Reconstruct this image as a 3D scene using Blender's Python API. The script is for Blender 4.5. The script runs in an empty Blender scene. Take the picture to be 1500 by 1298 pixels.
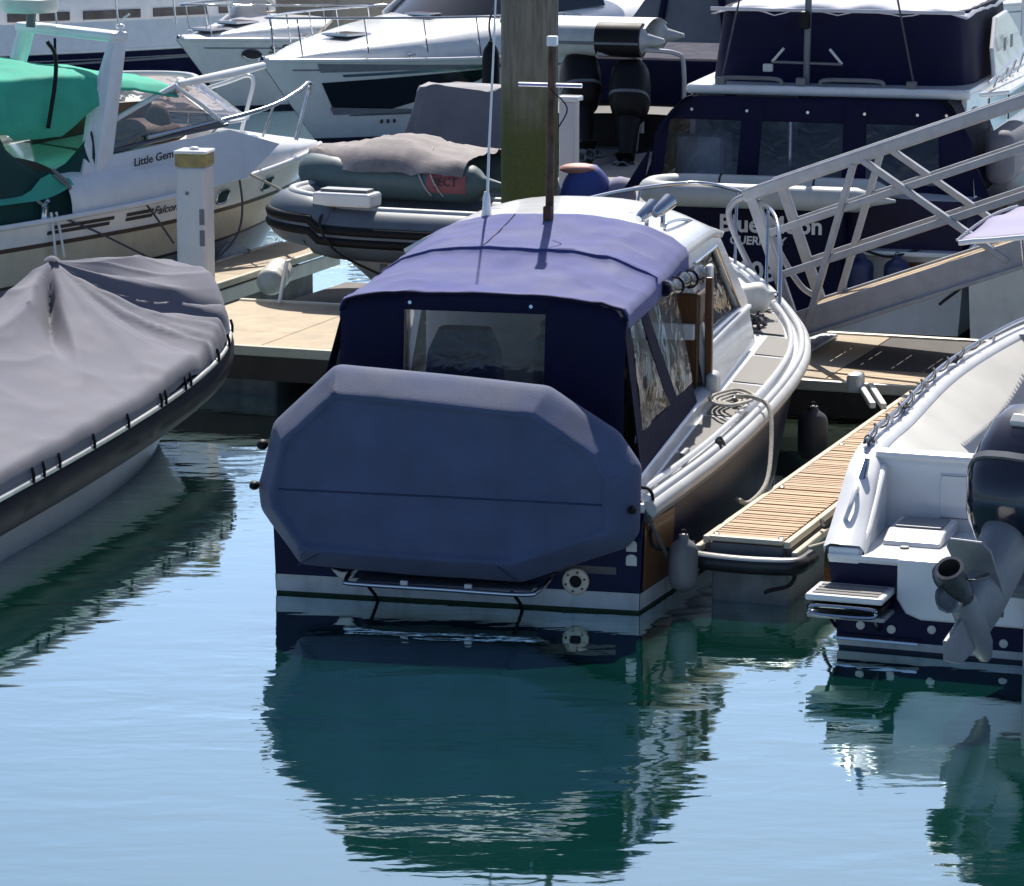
import bpy, bmesh, math, random
from mathutils import Vector, Matrix, noise
R = math.radians
PI = math.pi
random.seed(7)
sc = bpy.context.scene
C = sc.collection

# ------------------------------------------------------------------ camera
cam = bpy.data.cameras.new('camera'); cam.lens = 120; cam.sensor_width = 36
cam.clip_start = 0.5; cam.clip_end = 6000
co = bpy.data.objects.new('camera', cam); C.objects.link(co)
co.location = (0, 0, 5.43); co.rotation_euler = (R(79), 0, 0)
sc.camera = co
# ------------------------------------------------------------------ sky, sun, exposure
SUN_EL, SUN_AZ = 48, 4          # azimuth clockwise from +Y (away from the camera)
w = bpy.data.worlds.new('World'); sc.world = w; w.use_nodes = True
nt = w.node_tree; bg = nt.nodes['Background']
sky = nt.nodes.new('ShaderNodeTexSky'); sky.sky_type = 'NISHITA'; sky.sun_disc = False
sky.sun_elevation = R(SUN_EL); sky.sun_rotation = R(SUN_AZ); sky.ozone_density = 4; sky.dust_density = 1.5; sky.air_density = 0.7
nt.links.new(sky.outputs[0], bg.inputs[0]); bg.inputs[1].default_value = 0.10
sl = bpy.data.lights.new('sun', 'SUN'); sl.energy = 5.0; sl.angle = R(0.5); sl.color = (1, .95, .87)
so = bpy.data.objects.new('sun', sl); C.objects.link(so)
so.rotation_euler = (R(90 - SUN_EL), 0, R(180 - SUN_AZ)); so.location = (2, 30, 40)
sv = Vector((math.sin(R(SUN_AZ))*math.cos(R(SUN_EL)), math.cos(R(SUN_AZ))*math.cos(R(SUN_EL)), math.sin(R(SUN_EL))))
so.rotation_euler = (-sv).to_track_quat('-Z', 'Y').to_euler()
sc.view_settings.view_transform = 'Standard'; sc.view_settings.look = 'None'
sc.view_settings.exposure = 0.45; sc.view_settings.gamma = 1
sc.render.engine = 'CYCLES'
try:
    sc.cycles.max_bounces = 8; sc.cycles.transparent_max_bounces = 12
    sc.cycles.caustics_reflective = True
except Exception: pass

# ------------------------------------------------------------------ materials
MT = {}
def mat(name, col, rough=.5, metal=0., var=.12, scale=4., bump=0., bscale=60., coat=0., sheen=0., spec=.5, dirt=0., dirtcol=(.09,.08,.06), stretch=(1,1,1), trans=0., rnd=0.):
    m = bpy.data.materials.new(name); m.use_nodes = True
    n = m.node_tree.nodes; l = m.node_tree.links
    p = n['Principled BSDF']
    tc = n.new('ShaderNodeTexCoord'); mp = n.new('ShaderNodeMapping'); l.new(tc.outputs['Object'], mp.inputs[0])
    mp.inputs['Scale'].default_value = stretch
    nz = n.new('ShaderNodeTexNoise'); nz.inputs['Scale'].default_value = scale; nz.inputs['Detail'].default_value = 6
    l.new(mp.outputs[0], nz.inputs[0])
    mx = n.new('ShaderNodeMix'); mx.data_type = 'RGBA'
    lo = [max(0, c*(1-var)) for c in col]; hi = [min(1, c*(1+var)) for c in col]
    mx.inputs[6].default_value = (*lo, 1); mx.inputs[7].default_value = (*hi, 1)
    rm = n.new('ShaderNodeMapRange'); rm.inputs[1].default_value = .3; rm.inputs[2].default_value = .7
    l.new(nz.outputs[0], rm.inputs[0]); l.new(rm.outputs[0], mx.inputs[0])
    out = mx.outputs[2]
    if dirt:
        nd = n.new('ShaderNodeTexNoise'); nd.inputs['Scale'].default_value = 3.2; nd.inputs['Detail'].default_value = 8; nd.inputs['Roughness'].default_value = .65
        md = n.new('ShaderNodeMapping'); md.inputs['Scale'].default_value = (2.2, 2.2, .5); l.new(tc.outputs['Object'], md.inputs[0]); l.new(md.outputs[0], nd.inputs[0])
        rd = n.new('ShaderNodeMapRange'); rd.inputs[1].default_value = .48; rd.inputs[2].default_value = .8; rd.inputs[4].default_value = dirt
        l.new(nd.outputs[0], rd.inputs[0])
        m2 = n.new('ShaderNodeMix'); m2.data_type = 'RGBA'; l.new(rd.outputs[0], m2.inputs[0]); l.new(out, m2.inputs[6])
        m2.inputs[7].default_value = (*dirtcol, 1); out = m2.outputs[2]
    if rnd:                                     # each board or slab a little lighter or darker
        oi = n.new('ShaderNodeObjectInfo'); hs = n.new('ShaderNodeHueSaturation')
        rv = n.new('ShaderNodeMapRange'); rv.inputs[3].default_value = 1-rnd; rv.inputs[4].default_value = 1+rnd; l.new(oi.outputs['Random'], rv.inputs[0])
        l.new(rv.outputs[0], hs.inputs['Value']); l.new(out, hs.inputs['Color']); out = hs.outputs[0]
    l.new(out, p.inputs['Base Color'])
    rr = n.new('ShaderNodeMapRange'); rr.inputs[3].default_value = max(.02, rough*.82); rr.inputs[4].default_value = min(1, rough*1.2)
    l.new(nz.outputs[0], rr.inputs[0]); l.new(rr.outputs[0], p.inputs['Roughness'])
    p.inputs['Metallic'].default_value = metal
    p.inputs['Coat Weight'].default_value = coat; p.inputs['Coat Roughness'].default_value = .08
    p.inputs['Sheen Weight'].default_value = sheen
    p.inputs['Specular IOR Level'].default_value = spec
    if bump:
        nb = n.new('ShaderNodeTexNoise'); nb.inputs['Scale'].default_value = bscale; nb.inputs['Detail'].default_value = 4
        l.new(mp.outputs[0], nb.inputs[0])
        bp = n.new('ShaderNodeBump'); bp.inputs['Strength'].default_value = bump; bp.inputs['Distance'].default_value = .01
        l.new(nb.outputs[0], bp.inputs['Height']); l.new(bp.outputs[0], p.inputs['Normal'])
    if trans:                                   # thin cloth lets some light through
        tr = n.new('ShaderNodeBsdfTranslucent'); l.new(out, tr.inputs[0])
        ms = n.new('ShaderNodeMixShader'); ms.inputs[0].default_value = trans
        l.new(p.outputs[0], ms.inputs[1]); l.new(tr.outputs[0], ms.inputs[2])
        l.new(ms.outputs[0], n['Material Output'].inputs[0])
    MT[name] = m; return m
def clear(name, tint, gloss=.18, rough=.06):
    m = bpy.data.materials.new(name); m.use_nodes = True
    n = m.node_tree.nodes; l = m.node_tree.links; n.remove(n['Principled BSDF'])
    t = n.new('ShaderNodeBsdfTransparent'); t.inputs[0].default_value = (*tint, 1)
    g = n.new('ShaderNodeBsdfGlossy'); g.inputs['Roughness'].default_value = rough
    nz = n.new('ShaderNodeTexNoise'); nz.inputs['Scale'].default_value = 5; nz.inputs['Distortion'].default_value = 1.5
    tc = n.new('ShaderNodeTexCoord'); l.new(tc.outputs['Object'], nz.inputs[0])
    b = n.new('ShaderNodeBump'); b.inputs['Strength'].default_value = .25; b.inputs['Distance'].default_value = .03
    l.new(nz.outputs[0], b.inputs['Height']); l.new(b.outputs[0], g.inputs['Normal'])
    x = n.new('ShaderNodeMixShader'); fr = n.new('ShaderNodeFresnel'); fr.inputs[0].default_value = 1.45
    ad = n.new('ShaderNodeMath'); ad.operation = 'ADD'; ad.inputs[1].default_value = gloss; ad.use_clamp = True
    l.new(fr.outputs[0], ad.inputs[0]); l.new(ad.outputs[0], x.inputs[0])
    l.new(t.outputs[0], x.inputs[1]); l.new(g.outputs[0], x.inputs[2]); l.new(x.outputs[0], n['Material Output'].inputs[0])
    MT[name] = m; return m

mat('navy', (.005,.005,.036), .35, var=.3, spec=.22, dirt=.05, dirtcol=(.03,.03,.05))
mat('white', (.78,.79,.80), .22, var=.05, coat=.4, dirt=.16, dirtcol=(.42,.38,.30))
mat('navymatte', (.005,.006,.03), .6, var=.3, spec=.15)
mat('linergel', (.60,.59,.55), .5, var=.08, scale=2)
mat('dimwall', (.045,.055,.10), .5, var=.3, scale=2)
mat('cream', (.62,.55,.42), .35, var=.08, dirt=.2)
mat('offwhite', (.60,.60,.58), .4, var=.1, dirt=.25, dirtcol=(.3,.27,.2))
mat('boot', (.5,.52,.52), .4, var=.15, dirt=.5, dirtcol=(.06,.11,.05))
mat('weed', (.015,.035,.012), .8, var=.5, scale=15, bump=.6)
mat('nonskid', (.23,.22,.205), .75, var=.1, bump=.5, bscale=300)
mat('canvas', (.054,.066,.235), .85, var=.14, scale=2.5, bump=.25, bscale=250, sheen=.12, dirt=.3, dirtcol=(.085,.098,.23))  # canopy top cloth, a lighter blue than the curtain cloth
mat('navycloth', (.006,.006,.032), .85, var=.25, bump=.15, bscale=400, spec=.25)
mat('dinghycloth', (.060,.084,.170), .8, var=.2, scale=3, bump=.35, bscale=220, sheen=.08, dirt=.45, dirtcol=(.085,.10,.16))
mat('tubenavy', (.005,.007,.018), .6, var=.2, spec=.15)
mat('fadedcover', (.25,.22,.22), .8, var=.3, scale=5, bump=.3, bscale=60, dirt=.3, dirtcol=(.12,.11,.11))
mat('seamcloth', (.022,.034,.09), .85, var=.2)
mat('greycloth', (.135,.138,.178), .85, var=.12, scale=2, bump=.35, bscale=220, sheen=.08, dirt=.4, dirtcol=(.12,.115,.14))
mat('tarp', (.16,.16,.19), .7, var=.15, scale=3, bump=.2, bscale=200, dirt=.1)
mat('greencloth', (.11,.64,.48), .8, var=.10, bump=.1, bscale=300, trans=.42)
mat('shadegreen', (.004,.05,.042), .8, var=.2, bump=.1, bscale=300, sheen=.1)  # same green canvas, its shade put into a darker colour
mat('hypalon', (.10,.125,.16), .45, var=.12, bump=.1, bscale=150, dirt=.2, dirtcol=(.18,.18,.17))
mat('hypalon_pale', (.42,.45,.46), .45, var=.1, dirt=.25, dirtcol=(.25,.23,.2))
mat('teal', (.09,.135,.145), .5, var=.15, dirt=.2)
mat('black', (.006,.006,.008), .55, var=.3, spec=.25)
mat('rubber', (.015,.015,.016), .38, var=.3, dirt=.2, dirtcol=(.06,.055,.05))
mat('steel', (.62,.63,.65), .14, metal=1., var=.05)
mat('alu', (.37,.385,.415), .45, metal=.15, var=.12, scale=9, dirt=.3, dirtcol=(.2,.21,.235), bump=.08, bscale=90)
mat('darkalu', (.16,.17,.19), .5, metal=.3, var=.15, dirt=.3)
mat('slat', (.42,.255,.115), .6, var=.22, scale=7, stretch=(1,6,1), bump=.2, dirt=.35, dirtcol=(.2,.12,.06), rnd=.15)
mat('teak', (.125,.052,.017), .4, var=.3, scale=6, stretch=(6,6,.7), coat=.2)
mat('plank', (.42,.30,.17), .7, var=.25, scale=5, stretch=(1,8,1), bump=.3, dirt=.4, rnd=.22)
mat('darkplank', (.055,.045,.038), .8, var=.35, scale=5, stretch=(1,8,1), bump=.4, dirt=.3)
mat('fender_shade', (.05,.05,.055), .5, var=.2, dirt=.3)  # fender colour darkened for the shade it hangs in
mat('deckconc', (.44,.355,.245), .85, var=.2, scale=2.5, bump=.5, bscale=90, dirt=.7, rnd=.1, dirtcol=(.3,.24,.17))
mat('concrete', (.20,.21,.21), .85, var=.2, scale=6, bump=.4, bscale=80, dirt=.5, dirtcol=(.06,.08,.06))
mat('fascia', (.045,.032,.025), .7, var=.3, bump=.3, dirt=.3, dirtcol=(.08,.07,.06))
mat('fender', (.40,.41,.42), .4, var=.1, dirt=.5, dirtcol=(.16,.15,.14))
mat('fender_dull', (.17,.17,.18), .5, var=.15, dirt=.6, dirtcol=(.08,.075,.07))
mat('fender_white', (.68,.66,.60), .4, var=.1, dirt=.3, dirtcol=(.35,.3,.22))
mat('fender_blue', (.02,.03,.10), .4, var=.1)
mat('rope', (.55,.52,.46), .85, var=.25, scale=60, bump=.8, bscale=200, dirt=.3)
mat('ropeblack', (.012,.012,.014), .8, var=.3, scale=60, bump=.8, bscale=200)
mat('ropegrey', (.09,.09,.10), .8, var=.3, scale=60, bump=.8, bscale=200)
mat('rust', (.09,.045,.025), .8, var=.5, scale=14, bump=.5, dirt=.3, dirtcol=(.3,.28,.25))
mat('postwhite', (.60,.61,.63), .5, var=.06, dirt=.25, dirtcol=(.35,.36,.38))
mat('gold', (.33,.26,.10), .6, var=.3, scale=12)
mat('darkglass', (.008,.010,.014), .06, var=.2, coat=.5)
mat('navyglass', (.012,.018,.055), .10, var=.3, coat=.5)
mat('smokeglass', (.07,.06,.062), .1, var=.4, scale=2.5, coat=.5)
mat('beige', (.33,.29,.235), .6, var=.1)
mat('brownseat', (.10,.065,.05), .6, var=.3)
mat('cowl', (.010,.011,.022), .16, var=.2, coat=.9)
mat('ebgrey', (.19,.205,.235), .42, metal=.1, var=.15, dirt=.15)
mat('propmetal', (.16,.165,.17), .28, metal=.8, var=.2, scale=12, dirt=.3, dirtcol=(.08,.09,.07))
mat('antifoul', (.02,.025,.05), .7, var=.3)
mat('greyhull', (.22,.23,.26), .35, var=.1, dirt=.2)
mat('brownstripe', (.06,.04,.035), .4)
mat('redpatch', (.35,.09,.10), .6, var=.3)
mat('bluebag', (.045,.08,.32), .6, var=.15, bump=.2, bscale=80)
mat('pinkbag', (.5,.24,.2), .6)
mat('lettering', (.78,.78,.8), .5)
mat('darkletter', (.04,.035,.035), .5)
mat('redpaint', (.4,.06,.04), .5)
mat('lilac', (.30,.285,.42), .8, var=.08, bump=.15, bscale=300)
mat('whitecloth', (.66,.66,.72), .8, var=.08, bump=.15, bscale=200)
clear('vinyl', (.70,.70,.73), .015, .1)
clear('vinyl_blue', (.5,.53,.62), .02, .12)
clear('glass', (.82,.85,.84), .06, .02)
clear('glass_smoke', (.55,.5,.5), .08, .03)

# green pile: wood grey above, algae below (true growth line)
def pile_mat():
    m = mat('pilewood', (.15,.145,.125), .85, var=.35, scale=5, stretch=(5,5,.5), bump=.9, bscale=14)
    n = m.node_tree.nodes; l = m.node_tree.links; p = n['Principled BSDF']
    src = p.inputs['Base Color'].links[0].from_socket
    tc = n.new('ShaderNodeTexCoord'); sx = n.new('ShaderNodeSeparateXYZ'); l.new(tc.outputs['Object'], sx.inputs[0])
    nz = n.new('ShaderNodeTexNoise'); nz.inputs['Scale'].default_value = 2.2; nz.inputs['Detail'].default_value = 8; l.new(tc.outputs['Object'], nz.inputs[0])
    a = n.new('ShaderNodeMath'); a.operation = 'MULTIPLY_ADD'; a.inputs[1].default_value = 1.5; l.new(nz.outputs[0], a.inputs[0]); l.new(sx.outputs[2], a.inputs[2])
    r = n.new('ShaderNodeMapRange'); r.inputs[1].default_value = 3.55; r.inputs[2].default_value = 3.0; r.inputs[4].default_value = .92; l.new(a.outputs[0], r.inputs[0])
    g = n.new('ShaderNodeTexNoise'); g.inputs['Scale'].default_value = 26; g.inputs['Detail'].default_value = 6; l.new(tc.outputs['Object'], g.inputs[0])
    gm = n.new('ShaderNodeMix'); gm.data_type = 'RGBA'; gm.inputs[6].default_value = (.030,.046,.006,1); gm.inputs[7].default_value = (.085,.105,.016,1); l.new(g.outputs[0], gm.inputs[0])
    mx = n.new('ShaderNodeMix'); mx.data_type = 'RGBA'; l.new(r.outputs[0], mx.inputs[0]); l.new(src, mx.inputs[6]); l.new(gm.outputs[2], mx.inputs[7])
    l.new(mx.outputs[2], p.inputs['Base Color'])
pile_mat()
def water_mat():
    m = bpy.data.materials.new('water'); m.use_nodes = True; MT['water'] = m
    n = m.node_tree.nodes; l = m.node_tree.links; n.remove(n['Principled BSDF'])
    df = n.new('ShaderNodeBsdfDiffuse'); df.inputs[0].default_value = (.002,.046,.032,1)
    gl = n.new('ShaderNodeBsdfGlossy'); gl.inputs[0].default_value = (.80,.97,1,1); gl.inputs['Roughness'].default_value = .03
    tc = n.new('ShaderNodeTexCoord')
    h = None
    for sc_, st, amp, rot in [((.9,2.0,1),1.2,.0105,8), ((3.0,6.0,1),1.0,.0025,-6), ((8,15,1),1.0,.0007,4)]:
        mp = n.new('ShaderNodeMapping'); mp.inputs['Scale'].default_value = sc_; mp.inputs['Rotation'].default_value = (0,0,R(rot)); l.new(tc.outputs['Object'], mp.inputs[0])
        z = n.new('ShaderNodeTexNoise'); z.inputs['Scale'].default_value = st; z.inputs['Detail'].default_value = 2; z.inputs['Distortion'].default_value = .4; l.new(mp.outputs[0], z.inputs[0])
        ml = n.new('ShaderNodeMath'); ml.operation = 'MULTIPLY'; ml.inputs[1].default_value = amp; l.new(z.outputs[0], ml.inputs[0])
        if h is None: h = ml.outputs[0]
        else:
            ad = n.new('ShaderNodeMath'); l.new(h, ad.inputs[0]); l.new(ml.outputs[0], ad.inputs[1]); h = ad.outputs[0]
    pn = n.new('ShaderNodeTexNoise'); pn.inputs['Scale'].default_value = .35; l.new(tc.outputs['Object'], pn.inputs[0])   # calm and ruffled patches
    pr = n.new('ShaderNodeMapRange'); pr.inputs[1].default_value = .35; pr.inputs[2].default_value = .65; pr.inputs[3].default_value = .15; pr.inputs[4].default_value = 1.05; l.new(pn.outputs[0], pr.inputs[0])
    b = n.new('ShaderNodeBump'); b.inputs['Distance'].default_value = 1.0; l.new(h, b.inputs['Height']); l.new(pr.outputs[0], b.inputs['Strength'])
    l.new(b.outputs[0], gl.inputs['Normal'])
    fr = n.new('ShaderNodeFresnel'); fr.inputs[0].default_value = 1.34; l.new(b.outputs[0], fr.inputs['Normal'])
    k = n.new('ShaderNodeMath'); k.operation = 'MULTIPLY_ADD'; k.inputs[1].default_value = 2.4; k.inputs[2].default_value = .22; k.use_clamp = True; l.new(fr.outputs[0], k.inputs[0])
    mx = n.new('ShaderNodeMixShader'); l.new(k.outputs[0], mx.inputs[0]); l.new(df.outputs[0], mx.inputs[1]); l.new(gl.outputs[0], mx.inputs[2])
    l.new(mx.outputs[0], n['Material Output'].inputs[0])
water_mat()

# ------------------------------------------------------------------ geometry helpers
def V(*a): return Vector(a)
def lerp(a, b, t): return a + (b-a)*t
def tab(T, x):
    if x <= T[0][0]: return T[0][1]
    for i in range(len(T)-1):
        x0, y0 = T[i]; x1, y1 = T[i+1]
        if x <= x1:
            t = (x-x0)/(x1-x0)
            m0 = (y1-T[i-1][1])/(x1-T[i-1][0]) if i > 0 else (y1-y0)/(x1-x0)
            m1 = (T[i+2][1]-y0)/(T[i+2][0]-x0) if i+2 < len(T) else (y1-y0)/(x1-x0)
            d = x1-x0; t2 = t*t; t3 = t2*t
            return (2*t3-3*t2+1)*y0+(t3-2*t2+t)*d*m0+(-2*t3+3*t2)*y1+(t3-t2)*d*m1
    return T[-1][1]
def spl(pts, n=6, closed=False):
    P = [Vector(p) for p in pts]; out = []; N = len(P)
    for i in range(N if closed else N-1):
        p1, p2 = P[i], P[(i+1) % N]
        p0 = P[i-1] if (i > 0 or closed) else p1*2-p2
        p3 = P[(i+2) % N] if (i+2 < N or closed) else p2*2-p1
        for k in range(n):
            t = k/n
            out.append(.5*((2*p1)+(p2-p0)*t+(2*p0-5*p1+4*p2-p3)*t*t+(3*p1-p0-3*p2+p3)*t**3))
    if not closed: out.append(P[-1])
    return out
class G:
    def __init__(s): s.v = []; s.f = []
    def add(s, vs, fs):
        o = len(s.v); s.v += [tuple(v) for v in vs]; s.f += [tuple(i+o for i in f) for f in fs]; return s
    def hexa(s, p):   # 8 pts: bottom 4 ccw, top 4 ccw
        return s.add(p, [(3,2,1,0),(4,5,6,7),(0,1,5,4),(1,2,6,5),(2,3,7,6),(3,0,4,7)])
    def box(s, c, d, m=None):
        x, y, z = d[0]/2, d[1]/2, d[2]/2
        p = [V(-x,-y,-z),V(x,-y,-z),V(x,y,-z),V(-x,y,-z),V(-x,-y,z),V(x,-y,z),V(x,y,z),V(-x,y,z)]
        if m is not None: p = [m @ q for q in p]
        return s.hexa([q+Vector(c) for q in p])
    def beam(s, a, b, w, h, up=(0,0,1)):
        a = Vector(a); b = Vector(b); d = (b-a).normalized(); u = Vector(up); r = d.cross(u).normalized(); u = r.cross(d)
        return s.hexa([a-r*w/2-u*h/2, a+r*w/2-u*h/2, b+r*w/2-u*h/2, b-r*w/2-u*h/2, a-r*w/2+u*h/2, a+r*w/2+u*h/2, b+r*w/2+u*h/2, b-r*w/2+u*h/2])
    def tube(s, pts, r, n=8, closed=False):
        P = [Vector(p) for p in pts]; N = len(P); rr = r if isinstance(r, (list, tuple)) else [r]*N
        ring = []; up = None
        for i, p in enumerate(P):
            a = P[i-1] if (i > 0 or closed) else p; b = P[(i+1) % N] if (i < N-1 or closed) else p
            t = (b-a).normalized()
            if up is None:
                up = V(0,0,1) if abs(t.z) < .9 else V(1,0,0)
            u = (up-t*up.dot(t))
            u = u.normalized() if u.length > 1e-6 else t.orthogonal().normalized()
            up = u; q = t.cross(u)
            ring.append([p+(u*math.cos(2*PI*k/n)+q*math.sin(2*PI*k/n))*rr[i] for k in range(n)])
        return s.loft(ring, cap=not closed, wrap=closed)
    def loft(s, rings, cap=True, wrap=False, ring_closed=True):
        n = len(rings[0]); vs = [v for r in rings for v in r]; fs = []
        m = len(rings)
        for i in range(m if wrap else m-1):
            j = (i+1) % m
            for k in range(n if ring_closed else n-1):
                k2 = (k+1) % n
                fs.append((i*n+k, i*n+k2, j*n+k2, j*n+k))
        if cap and not wrap and ring_closed:
            fs.append(tuple(range(n-1, -1, -1))); fs.append(tuple((m-1)*n+k for k in range(n)))
        return s.add(vs, fs)
    def grid(s, rows): return s.loft(rows, cap=False, ring_closed=False)
    def lathe(s, prof, n=20, m=None):
        rings = [[V(r*math.cos(2*PI*k/n), r*math.sin(2*PI*k/n), h) for k in range(n)] for r, h in prof]
        if m is not None: rings = [[m @ p for p in r] for r in rings]
        return s.loft(rings)
    def prism(s, poly, d):
        n = len(poly); a = [Vector(p) for p in poly]; b = [p+Vector(d) for p in a]
        return s.add(a+b, [tuple(range(n-1,-1,-1)), tuple(range(n, 2*n))]+[(i, (i+1) % n, n+(i+1) % n, n+i) for i in range(n)])
    def ell(s, c, r, nu=16, nv=10, m=None):
        c = Vector(c); rings = []
        for i in range(nv+1):
            a = -PI/2+PI*i/nv; a = max(-PI/2+.02, min(PI/2-.02, a))
            ring = [V(r[0]*math.cos(a)*math.cos(2*PI*k/nu), r[1]*math.cos(a)*math.sin(2*PI*k/nu), r[2]*math.sin(a)) for k in range(nu)]
            if m is not None: ring = [m @ p for p in ring]
            rings.append([p+c for p in ring])
        return s.loft(rings)
    def mesh(s, name, mt, smooth=35):
        me = bpy.data.meshes.new(name); me.from_pydata(s.v, [], s.f); me.materials.append(MT[mt])
        bm = bmesh.new(); bm.from_mesh(me); bmesh.ops.recalc_face_normals(bm, faces=bm.faces); bm.to_mesh(me); bm.free()
        if smooth:
            me.shade_smooth(); me.set_sharp_from_angle(angle=R(smooth))
        return me
    def obj(s, name, mt, parent=None, smooth=35, bevel=0, sub=0, solid=0, label=None, seg=2):
        return link(name, s.mesh(name, mt, smooth), parent, bevel, sub, solid, label, seg)
def link(name, me, parent=None, bevel=0, sub=0, solid=0, label=None, seg=2):
    o = bpy.data.objects.new(name, me); C.objects.link(o)
    if parent is not None: o.parent = parent
    if solid:
        q = o.modifiers.new('solid', 'SOLIDIFY'); q.thickness = solid; q.offset = 0
    if bevel:
        q = o.modifiers.new('bevel', 'BEVEL'); q.width = bevel; q.segments = seg; q.limit_method = 'ANGLE'; q.angle_limit = R(40); q.harden_normals = False
    if sub:
        q = o.modifiers.new('sub', 'SUBSURF'); q.levels = sub; q.render_levels = sub
    if label: o['label'] = label
    return o
def tag(o, label, cat, group=None):
    o['label'] = label; o['category'] = cat
    if group: o['group'] = group
    return o
def struct(o): o['kind'] = 'structure'; return o
def thing(name, label, cat, loc=(0,0,0), th=0, group=None):
    o = bpy.data.objects.new(name, None); C.objects.link(o); o.empty_display_size = .2
    o.location = (loc[0], loc[1], loc[2] if len(loc) > 2 else 0); o.rotation_euler = (0, 0, -R(th))
    return tag(o, label, cat, group)
class Fr:          # a boat's or the dock's own frame: x to starboard, y ahead
    def __init__(s, x, y, th): s.o = (x, y); s.c = math.cos(R(th)); s.s = math.sin(R(th)); s.th = th
    def w(s, x, y, z): return V(s.o[0]+x*s.c+y*s.s, s.o[1]-x*s.s+y*s.c, z)
def copy_tree(o, parent=None):
    c = o.copy(); C.objects.link(c); c.parent = parent
    for ch in o.children:
        copy_tree(ch, c)
    return c
def text(name, s, size, mt, M, parent, shear=0, bold=0, space=1.0, align='CENTER', ext=.003):
    cu = bpy.data.curves.new(name, 'FONT'); cu.body = s; cu.size = size; cu.shear = shear; cu.offset = bold; cu.extrude = ext
    cu.space_character = space; cu.align_x = align; cu.align_y = 'CENTER'; cu.resolution_u = 3
    o = bpy.data.objects.new(name+'_curve', cu); C.objects.link(o)
    dg = bpy.context.evaluated_depsgraph_get()
    me = bpy.data.meshes.new_from_object(o.evaluated_get(dg)); me.name = name
    bpy.data.objects.remove(o); bpy.data.curves.remove(cu)
    me.materials.clear(); me.materials.append(MT[mt])
    me.transform(M)
    return link(name, me, parent)
def face_m(p, right, up):     # matrix that lays text at p with given right and up directions
    r = Vector(right).normalized(); u = Vector(up); u = (u-r*u.dot(r)).normalized(); n = r.cross(u)
    return Matrix(((r.x,u.x,n.x,p[0]),(r.y,u.y,n.y,p[1]),(r.z,u.z,n.z,p[2]),(0,0,0,1)))
def rope(name, pts, r, mt, label, cat='rope', n=8, group=None, smooth_n=7):
    o = G().tube(spl(pts, smooth_n), r, n).obj(name, mt, None, 60); return tag(o, label, cat, group)
def fender(name, p, r, L, mt, label, tilt=None, ribs=0, endmt=None, group=None):
    t = thing(name, label, 'fender', p, 0, group)
    prof = [(.012, L/2+.045), (r*.30, L/2+.04), (r*.36, L/2+.01)]
    N = 16
    for i in range(N+1):
        a = i/N; h = L/2-a*L
        q = 1-abs(2*a-1)**6*.55
        if ribs: q *= 1-.08*abs(math.cos(a*PI*ribs))**6
        prof.append((r*q, h))
    prof += [(r*.22, -L/2-.012), (.012, -L/2-.018)]
    m = tilt.to_4x4() if tilt is not None else Matrix.Identity(4)
    G().lathe(prof, 18, m).obj('body', mt, t, 50)
    G().tube([m @ V(.018*math.cos(a), 0, L/2+.055+.018*math.sin(a)) for a in [2*PI*k/10 for k in range(10)]], .006, 5, True).obj('eye', endmt or 'ropeblack', t)
    return t

class Hull:
    """hull side surface: half beam and sheer height tabulated along y; z from zlo up to the sheer"""
    def __init__(s, L, bs, zs, wst=.95, wbow=.5, zlo=-.3, rake=1.0, pw=.7, rk=4):
        s.L=L; s.bs=bs; s.zs=zs; s.wst=wst; s.wbow=wbow; s.zlo=zlo; s.rake=rake; s.pw=pw; s.rk=rk
    def pt(s, y, z, side=1, off=0):
        zt = tab(s.zs, y); t = max(0, min(1, (z-s.zlo)/(zt-s.zlo))); u = y/s.L
        w = lerp(s.wst, s.wbow, u*u); b = max(0, tab(s.bs, y))
        x = b*(w+(1-w)*t**s.pw)
        return V(side*(x+off), y-s.rake*(1-t)*u**s.rk, z)
    def rel(s, y, f): return lerp(s.zlo, tab(s.zs, y), f)
    def ys(s, n, y0=0, y1=None):
        y1 = s.L if y1 is None else y1
        return [lerp(y0, y1, 1-(1-i/n)**1.25) for i in range(n+1)]
    def band(s, g, lo, hi, y0=0, y1=None, n=36, nz=8, off=0, sides=(1,-1)):
        for sd in sides:
            rows = []
            for y in s.ys(n, y0, y1):
                a, b = lo(y), hi(y)
                rows.append([s.pt(y, lerp(a, b, k/nz), sd, off) for k in range(nz+1)])
            g.grid(rows)
        return g
    def transom(s, g, z0, z1, y=0, nz=6, n=10, off=0):
        rows = []
        for k in range(nz+1):
            z = lerp(z0, z1, k/nz); p = s.pt(y, z)
            rows.append([V(lerp(-p.x, p.x, i/n), p.y-off, z) for i in range(n+1)])
        return g.grid(rows)
    def rail(s, dz=0, y0=0, y1=None, n=40, side=1, off=0):
        return [s.pt(y, tab(s.zs, y), side, off)+V(0,0,dz) for y in s.ys(n, y0, y1)]
    def loop(s, dz=0, off=0, n=40):
        a = s.rail(dz, n=n, side=-1, off=off); b = s.rail(dz, n=n, side=1, off=off)
        return a+b[::-1][1:]
    def deck(s, g, dz=0, y0=0, y1=None, inset=0, camber=.05, n=30, m=8, crop=None):
        rows = []
        for y in s.ys(n, y0, y1):
            b = max(.005, tab(s.bs, y)-inset); z = tab(s.zs, y)+dz
            rows.append([V(lerp(-b, b, i/m), y, z+camber*(1-(2*i/m-1)**2)) for i in range(m+1)])
        return g.grid(rows)

# ================================================================== SETTING: water
g = G(); g.add([(-1500,-200,0),(1500,-200,0),(1500,4000,0),(-1500,4000,0)], [(0,1,2,3)])
struct(g.obj('water', 'water', None, 0))

D = Fr(1.28, 22.36, 20)        # dock frame: x along the walkway, y away
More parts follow.
